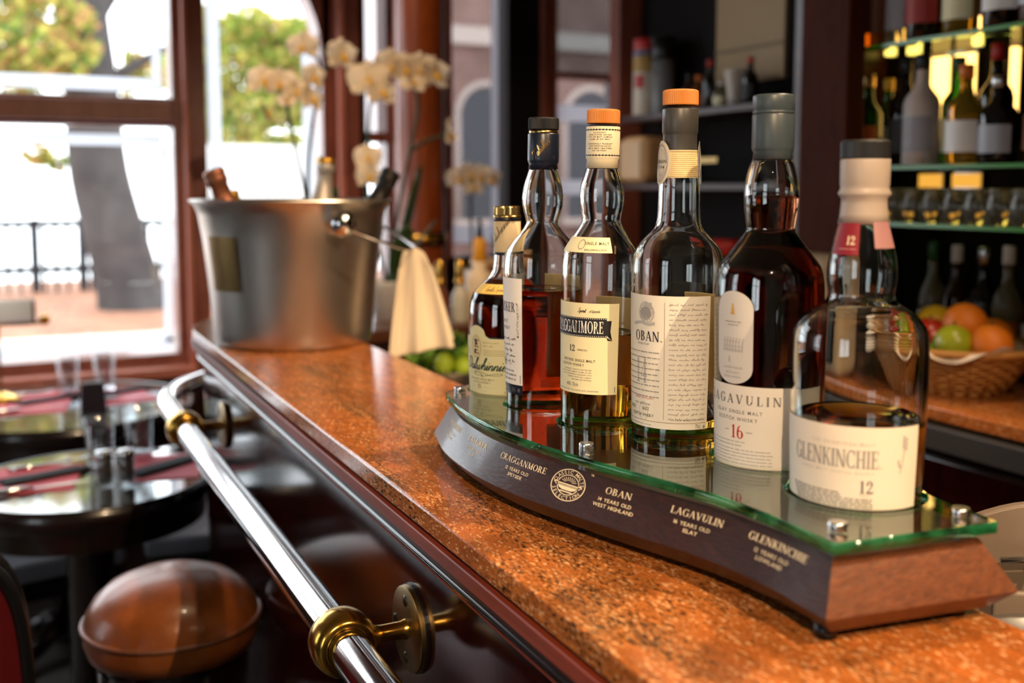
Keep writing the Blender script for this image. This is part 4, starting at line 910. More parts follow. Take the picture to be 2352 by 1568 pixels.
# --- 5 dark full bottle
b=Bottle('lag','dark_brown_bottle','full bottle of deep brown whisky with slate capsule and oval-topped labels',
 [(41.8,0),(42.1,3),(42.8,40),(44.0,95),(44.8,136),(44.5,157),(43.6,166.7),(41.4,175.1),(35.9,183.5),(28.6,192.9),(22.4,201.3),(19.9,206),(20.3,211),(21.8,222),(22.4,234),(21.6,245.6),(18.7,257.3),(15.9,263.8),(15.2,267),(15.0,272),(15.0,301)],0.0031,liq=234.3)
b.lathe('capsule',[(15.4,263.6),(16.1,263.8),(15.5,269.5),(16.6,271.5),(17.0,273),(17.0,299.3),(16.5,300.4)],M['slate']); b.lathe('cap',[(15,300.4),(16.4,300.6),(16.8,301.4),(16.8,302.3),(16.4,302.8),(16.8,303.5),(16.9,314.8),(16.3,316),(14.5,316.3),(0,316.1)],M['slate'])
ov=b.label('upper_label',-62,-15,lambda t:(0.0945-0.0130*math.sqrt(max(0,1-(2*t-1)**2))),lambda t:(0.1430+0.0145*math.sqrt(max(0,1-(2*t-1)**2))),M['p_grey'],nv=20); R0=0.0440
p=Print(); p.poly([(-0.0022,0.1385),(0.0022,0.1385),(0.0005,0.1475),(-0.0005,0.1475)],'gold'); p.rows(-0.008,0.008,0.1320,0.0022,1,'grey',0.0010); p.rows(-0.005,0.005,0.1295,0.002,1,'grey',0.0008)
for q in ((-0.010,0.006,0.116,0.0008),(-0.008,0.009,0.112,0.0010),(-0.010,0.009,0.1085,0.0014)): p.rect(q[0],q[2],q[1],q[2]+q[3],'lightgrey',3)
for k in range(7): p.stroke([(-0.009+k*0.003,0.108),(-0.0085+k*0.003,0.116),(-0.0075+k*0.003,0.1195)],0.0010,'lightgrey')
p.rect(-0.004,0.099,-0.002,0.104,'lightgrey')
p.text('LAGAVULIN',0,0.0905+0.0035,0.0022,'grey',track=0.25,sx=0.9); p.text('DISTILLERY',0,0.0900,0.0018,'grey',track=0.2,sx=0.9); p.rows(-0.009,0.009,0.0865,0.003,1,'lightgrey',0.0016); p.build('lettering',b.mapper(-38.5,0.0008,R0),ov)
ml=b.label('front_label',-115,62,0.0080,0.0805,M['p_lag']); R0=0.0430
p=Print(); X=lambda d:R(d-62)*R0
p.serif('LAGAVULIN',X(15.5),0.0655,0.0076,'midgrey','r',sx=1.05,track=0.30); p.text('ISLAY SINGLE MALT',X(-4),0.0575,0.0030,'midgrey','r',track=0.24,sx=0.9); p.text('SCOTCH WHISKY',X(-9),0.0515,0.0030,'midgrey','r',track=0.24,sx=0.9)
p.serif('16',X(-24),0.0370,0.0108,'red','r',sx=0.95); p.text('AGED',X(-46),0.0425,0.0012,'grey'); p.text('YEARS',X(-18),0.0420,0.0014,'grey')
p.rows(X(-85),X(0),0.0335,0.0030,2,'lightgrey',0.0010,fill=0.6); p.rows(X(-85),X(10),0.0270,0.0028,5,'lightgrey',0.0010,fill=0.95); p.rows(X(-60),X(-15),0.0115,0.003,1,'lightgrey',0.0008)
for k in range(6): p.stroke([(X(42)+0.004*math.sin(k*2.1),0.040+k*0.004),(X(46)+0.003*math.cos(k*1.7),0.042+k*0.004),(X(44)+0.004*math.sin(k+1),0.045+k*0.004)],0.0014,'bronze')
p.build('lettering',b.mapper(62,0.0008,R0),ml)

# --- 6 stubby bottle nearest the camera
b=Bottle('gle','wide_half_full_bottle','wide clear half-full whisky bottle with grey capsule, nearest on the stand',
 [(46.3,0),(46.6,3),(47.6,36),(48.4,68),(48.6,100),(48.7,122),(47.6,134.9),(43.8,142.6),(38.3,148.5),(31.2,153.3),(25.9,157),(24.0,160.5),(23.7,165),(24.8,173),(24.7,183),(23.0,193.7),(19.8,206.1),(17.4,216),(16.0,226),(15.8,234),(15.8,240),(15.8,261)],0.0034,base=0.010,liq=73.3)
cap(b,17.7,261.6,275.1,M['capblack'],depth=0.02); b.lathe('capsule',[(17.4,214.6),(18.2,214.4),(16.9,222),(16.3,229),(16.3,233),(18.5,235.6),(18.8,236.6),(17.4,239.5),(17.1,241),(17.6,243),(17.7,260.4),(17.4,261.4),(15,261.5)],M['greyfoil'])
tg=b.label('neck_tag',-62,-7,0.1925,0.2155,M['burgundy'],0.0006); p=Print(); p.serif('12',0.0050,0.2000,0.0062,'cream',sx=0.9); p.rows(-0.003,0.009,0.1965,0.0020,1,'pink',0.0008); p.build('lettering',b.mapper(-36,0.0010,0.021),tg)
b.label('neck_tag',22,75,0.1975,0.2165,M['pinktag'],0.0006)
ml=b.label('front_label',-110,58,0.0140,0.0735,M['p_gle'],nu=50); R0=0.0478
b.label('back_label',115,245,0.014,0.072,film('translucent_back_label',(236,216,176),0.6))
p=Print(); X=lambda d:R(d-58)*R0
p.text('THE EDINBURGH MALT',X(15),0.0605,0.0020,'lightgrey','r',track=0.45,sx=0.95)
w=(sum(GL[ch][0]+0.03 for ch in 'GLENKINCHIE')-0.03)*0.0125
p.serif('GLENKINCHIE',X(18.5),0.0440,0.0128,'grey','r',sx=0.66,track=0.02); p.text('TM',X(20),0.0440,0.001,'grey')
p.text('SINGLE MALT SCOTCH WHISKY',X(15),0.0395,0.0018,'lightgrey','r',track=0.42,sx=0.95)
p.serif('12',X(15),0.0260,0.0092,'midgrey','r',sx=0.92); p.text('YEARS OLD',X(12),0.0240,0.0010,'lightgrey','r')
for k in range(7): p.rows(X(-62+k*1.2),X(14),0.0248-0.0-k*0.0019-(0.0),0.002,1,'midgrey',0.0010,word=0.005,rnd=random.Random(70+k),fill=1.0) if k>1 else p.rows(X(-62+k*1.2),X(-12),0.0248-k*0.0019,0.002,1,'midgrey',0.0010,word=0.005,rnd=random.Random(70+k))
for k in range(6): p.disc(X(42)+0.0012*(-1)**k,0.058+k*0.0016,0.0011,0.0016,'lightgrey',10)
p.stroke([(X(38),0.040),(X(40),0.048),(X(41.5),0.058)],0.0006,'lightgrey'); p.stroke([(X(38.5),0.044),(X(36.5),0.047),(X(36),0.050)],0.0012,'lightgrey')
p.build('lettering',b.mapper(58,0.0008,R0),ml)
# ------------------------------------------------------------------ champagne bowl on the end of the bar
BX,BY=0.495,1.990
bk=empty('champagne_bucket',(BX,BY,1.10),'large brushed steel champagne bucket with ball knob and side rod','bucket')
bp_=[(0,0.0),(0.138,0.0),(0.1445,0.003),(0.1475,0.010),(0.150,0.03),(0.1545,0.08),(0.1605,0.14),(0.167,0.20),(0.1745,0.245),(0.181,0.262),(0.188,0.268),(0.1905,0.2705),(0.1890,0.2735),(0.184,0.2725),(0.178,0.262),(0.164,0.20),(0.1575,0.14),(0.1515,0.08),(0.146,0.03),(0.140,0.008),(0,0.006)]
MB().lathe(bp_,72).build('bowl',M['steel'],bk,auto=60)
psi=math.atan2(-BY,-BX)
def bkp(d,r,z): return (r*math.cos(psi+R(d)),r*math.sin(psi+R(d)),z)
pl=MB(); pl.grid(lambda a,b:bkp(-62+26*a,0.1545+0.0009+(0.065+0.095*b-0.03)*0.115-0.004+0.0045,0.108+0.100*b),10,4); pl.build('plaque',M['brass_dull'],bk,fixn=False)
ka=bkp(26,0.198,0.232); kb=bkp(128,0.198,0.232)
for k,d in ((ka,26),(kb,128)):
    MB().ball(k,0.024,24,14).build('knob',M['chrome'],bk)
    MB().tube([bkp(d,0.168,0.232),bkp(d,0.192,0.232)],[0.021,0.015],16).build('knob_collar',M['chrome'],bk)
rod=[bkp(26+(128-26)*t,0.205+0.030*math.sin(math.pi*t),0.226-0.050*math.sin(math.pi*t)) for t in [i/24 for i in range(25)]]
MB().tube(rod,0.0032,10).build('rod',M['chrome'],bk)
# linen napkin folded over the rod
def nap(side):
    def f(a,b):
        s=a*2-1
        q=Vector(rod[11])+Vector((BX,BY,1.10)); tang=(Vector(rod[13])-Vector(rod[9])).normalized(); out=Vector((q.x-BX,q.y-BY,0)).normalized()
        w=0.020+0.042*b**0.8; fold=0.0075*math.sin(s*6.2+1.0+side)*(0.2+b)+0.003*math.sin(s*13+b*3)*b
        dx=Vector((0.93,-0.37,0)) # towards the viewer's right
        fw=Vector((-0.37,-0.93,0))
        drop=0.197 if side>0 else 0.185
        ang=math.pi*min(b/0.10,1)/2
        base=q+Vector((0,0,0.0045))
        yo=(0.0055*math.sin(ang)+0.006*b+fold)*side
        z=-(b*drop)*(1-0.03*s) - (0.010*s*s if b<0.15 else 0.004*s*s)
        return base+dx*(s*w+0.014*b)+fw*yo+Vector((0,0,z+0.006*s*b))
    return f
nb_=MB(); nb_.grid(nap(1),26,34); nb_.grid(nap(-1),26,34)
nk=nb_.build('linen_napkin',M['linen'],label='folded cream linen napkin hanging over the bucket rod',cat='napkin',fixn=False)
sm=nk.modifiers.new('thick','SOLIDIFY'); sm.thickness=0.0022; sm.offset=0
# champagne bottles standing in the bucket
M['f_copper']=P('copper_foil',(150,98,74),0.4,0.7,bump=0.6,bscale=220); M['f_gold']=P('gold_foil',(226,172,74),0.3,0.9,bump=0.5,bscale=260); M['f_silver']=P('pearl_foil',(206,196,186),0.38,0.5,bump=0.5,bscale=260); M['f_black']=P('black_foil',(30,26,24),0.4,0.3,bump=0.5,bscale=260)
M['champglass']=P('dark_green_glass',(18,34,18),0.08,coat=0.5)
def champagne(tip,d,foil,top,label,L=0.30):
    d=Vector(d).normalized()
    t=empty('champagne_bottle',Vector(tip)-d*L,label,'bottle','champagne bottles in the steel bucket')
    t.rotation_euler=d.to_track_quat('Z','Y').to_euler()
    MB().lathe([(0,0.004),(0.036,0.0),(0.042,0.004),(0.0425,L-0.15),(0.038,L-0.12),(0.025,L-0.09),(0.0168,L-0.065),(0.0148,L-0.03),(0.0148,L-0.015)],32).build('glass',M['champglass'],t)
    f=MB().lathe([(0.0255,L-0.088),(0.0205,L-0.073),(0.0175,L-0.055),(0.0158,L-0.030),(0.0185,L-0.028),(0.0195,L-0.018),(0.0185,L-0.012)],28).build('neck_foil',foil,t)
    MB().lathe([(0.0188,L-0.013),(0.0200,L-0.008),(0.0190,L-0.003),(0.0155,L),(0,L+0.001)],28).build('cork_cap',top,t)
champagne((0.339,1.94,1.428),(-0.34,0.05,0.94),M['f_copper'],M['f_copper'],'champagne bottle with crinkled copper foil leaning left in the bucket')
champagne((0.587,2.07,1.455),(0.13,0.0,0.99),M['f_silver'],M['f_gold'],'champagne bottle with pearl neck foil and gold top in the bucket')
champagne((0.683,1.95,1.428),(0.47,0.0,0.88),M['f_black'],M['f_black'],'champagne bottle with black foil leaning right in the bucket')
champagne((0.388,2.06,1.388),(-0.25,0.0,0.97),M['f_gold'],M['f_gold'],'champagne bottle with gold foil just above the bucket rim',L=0.265)

# ------------------------------------------------------------------ side counter under the window, with orchids
M['woodtop']=wood('brown_counter_wood',(70,36,20),(104,58,32),rough=0.35,scale=(1,8,8),coat=0.2)
sc_=empty('window_sideboard',(1.15,3.03,0),'dark wooden sideboard under the street window','sideboard')
MB().box((-0.50,-0.27,0.0),(0.32,0.27,0.965)).build('body',M['mahog_trim'],sc_,bevel=0.004); MB().box((-0.53,-0.30,0.965),(0.335,0.29,1.0)).build('top',M['woodtop'],sc_,bevel=0.005)
for k in range(2): 
    dd=MB().box((-0.48+k*0.36,-0.282,0.10),(-0.15+k*0.36,-0.27,0.93)).build('door',M['mahog_trim'],sc_,bevel=0.004); MB().ball((-0.18+k*0.36,-0.292,0.55),0.012,12,8).build('knob',M['brass'],dd)
M['petal']=film('orchid_petal',(240,222,194),0.18); M['petal_dim']=film('orchid_petal_dim',(236,226,214),0.3); M['lip']=P('orchid_lip',(222,170,40),0.5); M['stem']=P('orchid_stem',(34,44,24),0.5); M['oleaf']=P('orchid_leaf',(40,70,30),0.35,coat=0.2); M['pot']=P('white_ceramic',(220,216,208),0.25,coat=0.3); M['wilt']=P('wilted_petal',(140,96,70),0.7)
def flower(parent,c,size,yaw,pitch,m=None,rnd=random.Random(11)):
    m=m or M['petal']
    mb=MB(); rot=Matrix.Rotation(R(yaw),3,'Z')@Matrix.Rotation(R(pitch),3,'X')
    specs=[(90,0.52,0.20),(212,0.52,0.18),(328,0.52,0.18),(20,0.58,0.34),(160,0.58,0.34)]
    for i,(ang,ln,wd) in enumerate(specs):
        a=R(ang+rnd.uniform(-6,6)); dirv=Vector((math.cos(a),0,math.sin(a))); side=Vector((-math.sin(a),0,math.cos(a)))
        def f(u,v,dirv=dirv,side=side,ln=ln,wd=wd,i=i):
            s=u*2-1; w=wd*math.sin(math.pi*(0.08+0.90*v))**0.7
            q=dirv*(ln*v)+side*(s*w)+Vector((0,-0.10*v*v+0.10*s*s*v+(0.02 if i>2 else 0.05),0))
            return Vector(c)+rot@(q*size)
        mb.grid(f,6,6)
    fo=mb.build('flower',m,parent,fixn=False)
    lp=MB(); lp.ball((0,-0.12,-0.10),0.10,10,8,sc=(0.8,1.0,1.1)); lp.ball((0,-0.07,0.03),0.06,8,6)
    o=MB().add([Vector(c)+rot@(Vector(v)*size) for v in lp.v],lp.f,0,True).build('lip',M['lip'],fo)
def leaf(parent,a,b,w,droop):
    a,b=Vector(a),Vector(b); d=(b-a); side=d.cross(Vector((0,0,1))).normalized() if abs(d.normalized().z)<0.98 else Vector((1,0,0))
    f=lambda u,v:a+d*v+side*((u*2-1)*w*math.sin(math.pi*(0.06+0.9*v))**0.6)+Vector((0,0,-droop*v*v+0.25*w*abs(u*2-1)))
    o=MB().grid(f,4,8).build('leaf',M['oleaf'],parent,fixn=False); s=o.modifiers.new('t','SOLIDIFY'); s.thickness=0.002
def orchid(loc,label,stems,flowers,leaves_,fm=None,pot=True,wilt=()):
    t=empty('potted_orchid',loc,label,'orchid','orchids by the window'); L=Vector(loc)
    MB().lathe([(0,0),(0.042,0),(0.058,0.11),(0.061,0.115),(0.057,0.117),(0.052,0.10),(0,0.095)],28).build('pot',M['pot'],t)
    for s in stems: MB().tube(catmull([tuple(Vector(p)-L) for p in s],5),0.0056,8).build('stem',M['stem'],t)
    for c,size,yaw,pitch in flowers: flower(t,Vector(c)-L,size,yaw,pitch,fm)
    for c,size,yaw,pitch in wilt: flower(t,Vector(c)-L,size,yaw,pitch,M['wilt'])
    for a,b,w,dr in leaves_: leaf(t,Vector(a)-L,Vector(b)-L,w,dr)
    return t
orchid((0.80,2.96,1.0),'white orchid with two flower sprays rising behind the left of the bucket',
 [[(0.80,2.96,1.10),(0.773,2.95,1.357),(0.757,2.95,1.45),(0.722,2.95,1.62),(0.705,2.95,1.675),(0.66,2.94,1.70)],[(0.80,2.96,1.10),(0.785,2.97,1.40),(0.80,2.97,1.56),(0.825,2.97,1.70),(0.815,2.96,1.765),(0.78,2.95,1.79)],[(0.825,2.97,1.70),(0.86,2.96,1.755),(0.885,2.95,1.765)]],
 [((0.655,2.93,1.685),0.088,10,0),((0.700,2.93,1.680),0.088,-10,10),((0.745,2.93,1.66),0.080,15,0),((0.795,2.93,1.70),0.085,30,0),((0.79,2.93,1.64),0.085,35,-10),((0.770,2.94,1.785),0.085,-30,15),((0.880,2.93,1.765),0.10,25,0),((0.72,2.93,1.635),0.05,0,-20)],
 [((0.80,2.94,1.10),(0.83,2.85,1.41),0.034,0.02),((0.79,2.96,1.10),(0.66,2.93,1.25),0.03,0.06)],wilt=[((0.66,2.93,1.60),0.060,80,-20)])
orchid((1.02,2.96,1.0),'white orchid with a full arching spray beside the wooden column',
 [[(1.02,2.96,1.10),(0.958,2.95,1.356),(0.962,2.95,1.52),(0.975,2.95,1.66),(1.02,2.95,1.735),(1.10,2.95,1.75),(1.17,2.94,1.735)],[(1.02,2.96,1.10),(1.059,2.95,1.368),(1.095,2.95,1.522),(1.117,2.95,1.645),(1.09,2.95,1.72)],[(1.09,2.95,1.50),(1.14,2.95,1.53),(1.20,2.94,1.55)]],
 [((0.955,2.92,1.70),0.115,-10,0),((0.99,2.91,1.665),0.10,20,-10),((1.02,2.92,1.745),0.095,5,10),((1.065,2.92,1.735),0.095,15,0),((1.11,2.92,1.74),0.095,0,10),((1.16,2.92,1.725),0.105,20,-5),((1.09,2.92,1.70),0.08,0,-15),((0.950,2.92,1.478),0.080,0,0),((0.950,2.92,1.425),0.080,20,0),((1.205,2.92,1.55),0.090,60,0)],
 [((1.02,2.93,1.10),(1.09,2.86,1.45),0.032,0.0),((1.03,2.93,1.10),(1.03,2.82,1.30),0.034,0.02),((1.02,2.95,1.1),(1.15,2.9,1.32),0.03,0.03)])
orchid((1.435,3.22,1.0),'pale orchid in the shade before the tinted window',
 [[(1.435,3.22,1.10),(1.435,3.28,1.20),(1.44,3.30,1.36),(1.45,3.3,1.43)]],[((1.385,3.28,1.42),0.085,0,0),((1.425,3.28,1.435),0.085,10,0),((1.465,3.28,1.43),0.085,-15,0),((1.505,3.28,1.42),0.080,10,0),((1.44,3.28,1.395),0.08,0,-10)],[((1.435,3.20,1.10),(1.46,3.1,1.16),0.03,0.02)],fm=M['petal_dim'])  # extra plant stands in for a reflection of the orchids
# round wooden column
M['column']=wood('orange_varnished_wood',(112,48,14),(150,70,24),rough=0.3,scale=(5,5,0.6),coat=0.3,bump=0.05)
c_=empty('wooden_column',(1.30,3.42,0),'round varnished orange wooden column with brass collar','column')
MB().lathe([(0.086,0),(0.086,1.19)],40).build('shaft',M['column'],c_); MB().lathe([(0.086,1.19),(0.092,1.195),(0.092,1.235),(0.086,1.24)],40).build('collar',M['blackbead'],c_); MB().lathe([(0.0925,1.205),(0.096,1.21),(0.096,1.226),(0.0925,1.231)],40).build('brass_ring',M['brass'],c_); MB().lathe([(0.086,1.24),(0.086,CEIL)],40).build('shaft',M['column'],c_)
# bits and pieces on the sideboard
M['clear']=glass('thin_clear_glass',(1,1,1),1.45); M['amberliq']=P('amber_syrup',(120,56,20),0.1,coat=0.5)
def cruet(loc,label,body):
    t=empty('cruet',loc,label,'cruet','cruets on the sideboard')
    MB().lathe([(0,0),(0.026,0),(0.027,0.004),(0.025,0.075),(0.018,0.092),(0.012,0.10),(0.012,0.112),(0,0.112)],24).build('body',body,t)
    MB().lathe([(0.014,0.110),(0.015,0.112),(0.015,0.122),(0.011,0.126),(0.0125,0.130),(0.0125,0.178),(0.010,0.182),(0,0.183)],20).build('stopper',M['brass'],t)
cruet((1.135,2.83,1.0),'glass cruet of brown syrup with brass stopper on the sideboard',M['amberliq']); cruet((1.195,2.82,1.0),'clear glass cruet with brass stopper on the sideboard',P('pale_glass',(196,190,170),0.1,coat=0.4))
t=empty('white_squeeze_bottle',(1.262,2.83,1.0),'white plastic bottle with orange neck and dark spout on the sideboard','bottle')
MB().lathe([(0,0),(0.040,0),(0.042,0.01),(0.042,0.115),(0.036,0.140),(0.020,0.150),(0.020,0.175),(0,0.175)],28).build('body',P('cream_plastic',(222,200,168),0.4),t); MB().lathe([(0.019,0.175),(0.021,0.178),(0.020,0.235),(0.014,0.245),(0,0.246)],20).build('neck',P('orange_plastic',(214,150,30),0.4),t)
MB().tube([(0,0,0.245),(0,0,0.30)],[0.010,0.006],12).build('spout',M['black'],t)
t=empty('tea_box',(1.345,2.90,1.0),'brown wooden tea box with pale lid on the sideboard','box'); MB().box((-0.055,-0.05,0),(0.055,0.05,0.155)).build('body',P('rust_wood',(120,58,30),0.5),t,bevel=0.003); MB().box((-0.06,-0.055,0.155),(0.06,0.055,0.175)).build('lid',P('tan_lid',(186,150,110),0.5),t,bevel=0.003)

# ------------------------------------------------------------------ under-bar bench behind the counter
wb=empty('under_bar_bench',(0.86,0.9,0),'steel work bench behind the bar counter','bench')
MB().box((-0.24,-1.2,0.885),(0.22,1.72,0.91)).build('top',M['steel'],wb,bevel=0.003); MB().box((-0.22,-1.18,0.02),(0.20,1.70,0.885)).build('cabinet',M['dark'],wb)
# bowl of limes and mint
t=empty('garnish_bowl',(0.955,2.33,0.91),'steel bowl on the bench behind the bar','bowl'); MB().lathe([(0,0.0),(0.05,0.0),(0.085,0.045),(0.088,0.047),(0.083,0.047),(0.05,0.006),(0,0.006)],32).build('bowl',M['steel'],t)
M['lime']=P('lime_skin',(150,176,40),0.4,bump=0.2,bscale=300); M['limed']=P('dark_lime_skin',(92,128,30),0.4,bump=0.2,bscale=300)
for k,(x,y,z,r_,mm,w_) in enumerate(((0.925,2.285,0.975,0.026,'lime','bright lime at the left front of the garnish bowl'),(0.975,2.280,0.965,0.025,'lime','bright lime at the front of the garnish bowl'),(0.955,2.33,0.962,0.026,'limed','dark green lime in the middle of the garnish bowl'),(0.995,2.325,0.970,0.024,'lime','bright lime at the right of the garnish bowl'))):
    tt=empty('lime',(x,y,z-r_),w_,'lime','limes in the garnish bowl'); MB().ball((0,0,r_),r_,16,10,sc=(1,1,1.1)).build('skin',M[mm],tt); MB().ball((0,0,2*r_*1.04),0.004,8,6).build('tip',M['limed'],tt)
mt=empty('mint_bunch',(0.95,2.34,0.95),'bunch of fresh green mint behind the limes','herb'); rnd=random.Random(9); lm=leaves([(0,0.01,0.055,0.055),(-0.05,0.0,0.04,0.04),(0.05,0.0,0.04,0.04)],420,0.019,(6,1,0,4),rnd); lm.build('leaves',[P('mint',(96,140,36),0.5),P('mint_l',(150,180,50),0.5),P('mint_m',(110,150,40),0.5),P('mint_d',(44,80,24),0.5)],mt,fixn=False,kind='stuff')
for k in range(5): MB().tube([(0.01*k-0.02,0,-0.03),(0.03*k-0.06,0.01,0.06)],0.002,6).build('stem',M['stem'],mt)
# pale plastic holder at the right
t=empty('receipt_holder',(0.755,0.62,0.91),'pale grey plastic holder with rounded top behind the stand','holder')
M['pgrey']=P('warm_grey_plastic',(112,98,86),0.45)
pts=[(-0.0,0)]+[(0,0.19)]+[(0.012*k,0.195+0.022*math.sin(math.pi*min(k/6,1)/2)) for k in range(0,14)]+[(0.19,0.217),(0.19,0)]
def plate(pts,y0,y1,ang):
    ca,sa=math.cos(ang),math.sin(ang); n=len(pts); v=[(x*ca-y*sa,x*sa+y*ca,z) for y in (y0,y1) for x,z in pts]
    return MB().add(v,[tuple(range(n)),tuple(range(n,2*n))[::-1]]+[(i,(i+1)%n,n+(i+1)%n,n+i) for i in range(n)])
plate([(x-0.02,z) for x,z in pts],0,0.012,R(-38)).build('back_plate',M['pgrey'],t,auto=30,bevel=0.002); plate([(0.0,0),(0.0,0.155),(0.17,0.155),(0.17,0)],-0.05,-0.042,R(-38)).build('front_plate',M['pgrey'],t,bevel=0.002); plate([(0.0,0.0),(0.0,0.03),(0.17,0.03),(0.17,0)],-0.05,0.012,R(-38)).build('base',M['pgrey'],t)
MB().tube([(0.02,-0.045,0.155),(0.03,-0.05,0.19)],0.0025,8).build('pin',M['alu'],t); MB().tube([(0.0,-0.02,0.170),(0.05,-0.06,0.178)],0.003,8).build('wire',M['alu'],t)
t=empty('change_dish',(0.695,0.49,1.0),'embossed silver dish beside the bar top','dish'); MB().lathe([(0,0.045),(0.06,0.045),(0.075,0.052),(0.076,0.054),(0.07,0.052),(0.06,0.047),(0,0.047)],40).build('plate',M['alu'],t); MB().lathe([(0.03,0.0475),(0.034,0.0495),(0.038,0.0475)],40).build('embossed_ring',M['alu'],t); MB().lathe([(0,-0.09),(0.05,-0.09),(0.05,-0.085),(0.012,-0.08),(0.012,0.045),(0,0.045)],24).build('foot',M['alu'],t)

# ------------------------------------------------------------------ back bar
bb=empty('back_counter',(1.70,1.4,0),'back bar cabinet with dark granite top','counter')
M['granite2']=M['granite']
MB().box((-0.20,-2.2,0.975),(0.24,1.55,1.0)).build('top',M['granite'],bb,bevel=0.003); MB().box((-0.215,-2.2,0.925),(-0.185,1.55,0.968)).build('edge_strip',P('grey_edge_strip',(52,50,50),0.4),bb,bevel=0.003); MB().box((-0.17,-2.2,0.0),(0.24,1.55,0.975)).build('cabinet',M['mahog'],bb)
for k in range(6): 
    dr=MB().box((-0.182,-0.6+k*0.35,0.08),(-0.17,-0.27+k*0.35,0.90)).build('door',M['mahog'],bb,bevel=0.003); MB().ball((-0.192,-0.31+k*0.35,0.55),0.011,12,8).build('knob',M['brass'],dr)
bs=empty('back_bar_shelving',(1.92,1.4,1.0),'dark wooden back bar shelving with glass shelves','shelving')
MB().box((0.0,-2.2,0),(0.03,1.64,1.85)).build('back_panel',P('matt_black_panel',(13,9,7),0.8,spec=0.2),bs)
MB().box((-0.26,0.50,0.0),(0.0,0.53,1.85)).build('side_panel',M['mahog_trim'],bs,bevel=0.003)
MB().box((-0.31,0.302,0.0),(-0.262,0.450,1.85)).build('upright',wood('brown_upright',(54,20,10),(76,32,16),rough=0.6,scale=(6,6,1),coat=0.0,spec=0.05),bs,bevel=0.004)
MB().box((-0.09,1.58,0.0),(0.0,1.64,1.85)).build('upright',M['frame'],bs,bevel=0.004)
for z,x0 in ((0.595,-0.155),(0.385,-0.155)): MB().box((x0,0.53,z),(0.0,1.46,z+0.02)).build('wooden_shelf',M['mahog_trim'],bs,bevel=0.003)
M['gshelf']=thin_glass('shelf_glass',(0.80,0.93,0.78),0.08); M['gedge']=P('green_glass_edge',(52,130,30),0.2)
for z in (0.685,0.432,0.315):
    g=MB().box((-0.258,-2.0,z),(-0.032,0.50,z+0.008)).build('glass_shelf',M['gshelf'],bs); MB().box((-0.26,-2.0,z),(-0.258,0.50,z+0.008)).build('polished_edge',M['gedge'],g)
MB().box((-0.012,0.86,0.69),(0.0,1.16,1.2)).build('beige_board',P('beige_board',(150,122,84),0.6),bs); MB().box((-0.016,0.86,0.78),(-0.012,1.16,0.79)).build('board_batten',P('board_line',(110,88,60),0.6),bs)
MB().box((-0.16,0.95,0.462),(-0.15,1.14,0.476)).build('shelf_strip',M['brass_dull'],bs)
# strip lamps behind the lit shelves
M['lampdim']=emit('amber_panel_light',(250,180,70),1.0); M['lampglow']=emit('warm_strip_light',(255,198,104),4.5)
for i,(y,z0,z1,w,lb) in enumerate(((1.872,1.705,2.4,0.022,'tall warm strip lamp at the left end of the lit shelves'),(1.722,1.50,1.685,0.040,'warm strip lamp behind the frosted bottle'),(1.668,1.50,1.685,0.018,'narrow warm strip lamp behind the green bottle'),(1.640,1.50,1.685,0.016,'slim warm strip lamp right of the green bottle'),(1.625,1.70,1.76,0.016,'short warm strip lamp above the top glass shelf'),(1.739,1.395,1.425,0.055,'square warm lamp left under the middle glass shelf'),(1.640,1.395,1.425,0.065,'wide warm lamp under the middle glass shelf'),(1.53,1.50,1.685,0.012,'thin warm strip lamp behind the dark bottles'),(1.80,1.70,1.80,0.03,'small warm lamp behind the top shelf bottles'))):
    t=empty('strip_lamp',(1.905,y,z0),lb,'lamp','strip lamps behind the back bar shelves'); MB().box((-0.012,-w/2,0),(0.0,w/2,z1-z0)).build('diffuser',M['lampglow'] if z0>1.45 else M['lampdim'],t); MB().box((0.0,-w/2-0.004,-0.003),(0.012,w/2+0.004,z1-z0+0.003)).build('back_tray',M['alu'],t)

# spirit bottles on the shelves
BM={'green':P('green_bottle',(30,110,20),0.08,trans=0.75,coat=0.3),'dark':P('black_bottle',(14,10,10),0.1,coat=0.4),'clear':P('clear_bottle',(214,206,170),0.06,trans=0.85),'amber':P('amber_bottle',(170,90,20),0.08,trans=0.75),'frost':P('frosted_bottle',(190,178,172),0.5,trans=0.2),'gold':P('golden_bottle',(200,160,50),0.08,trans=0.8),'brown':P('brown_bottle',(60,28,12),0.1,trans=0.3),'blue':P('grey_blue_bottle',(84,92,110),0.2)}
CM={'white':P('cap_white',(214,204,190),0.4),'red':P('cap_red',(176,30,24),0.4),'gold':M['goldcap'],'black':M['capblack'],'orange':P('cap_orange',(214,110,30),0.4),'green':P('cap_green',(30,80,30),0.4),'silver':M['alu'],'yellow':P('cap_yellow',(220,170,40),0.4)}
LB={'white':M['p_white'],'cream':M['p_cream'],'red':P('lab_red',(150,34,26),0.5),'black':M['banner'],'grey':P('lab_grey',(150,146,150),0.5),'brown':P('lab_brown',(110,64,40),0.5),'orange':P('lab_orange',(190,100,40),0.5),'silver':P('lab_silver',(170,170,176),0.35)}
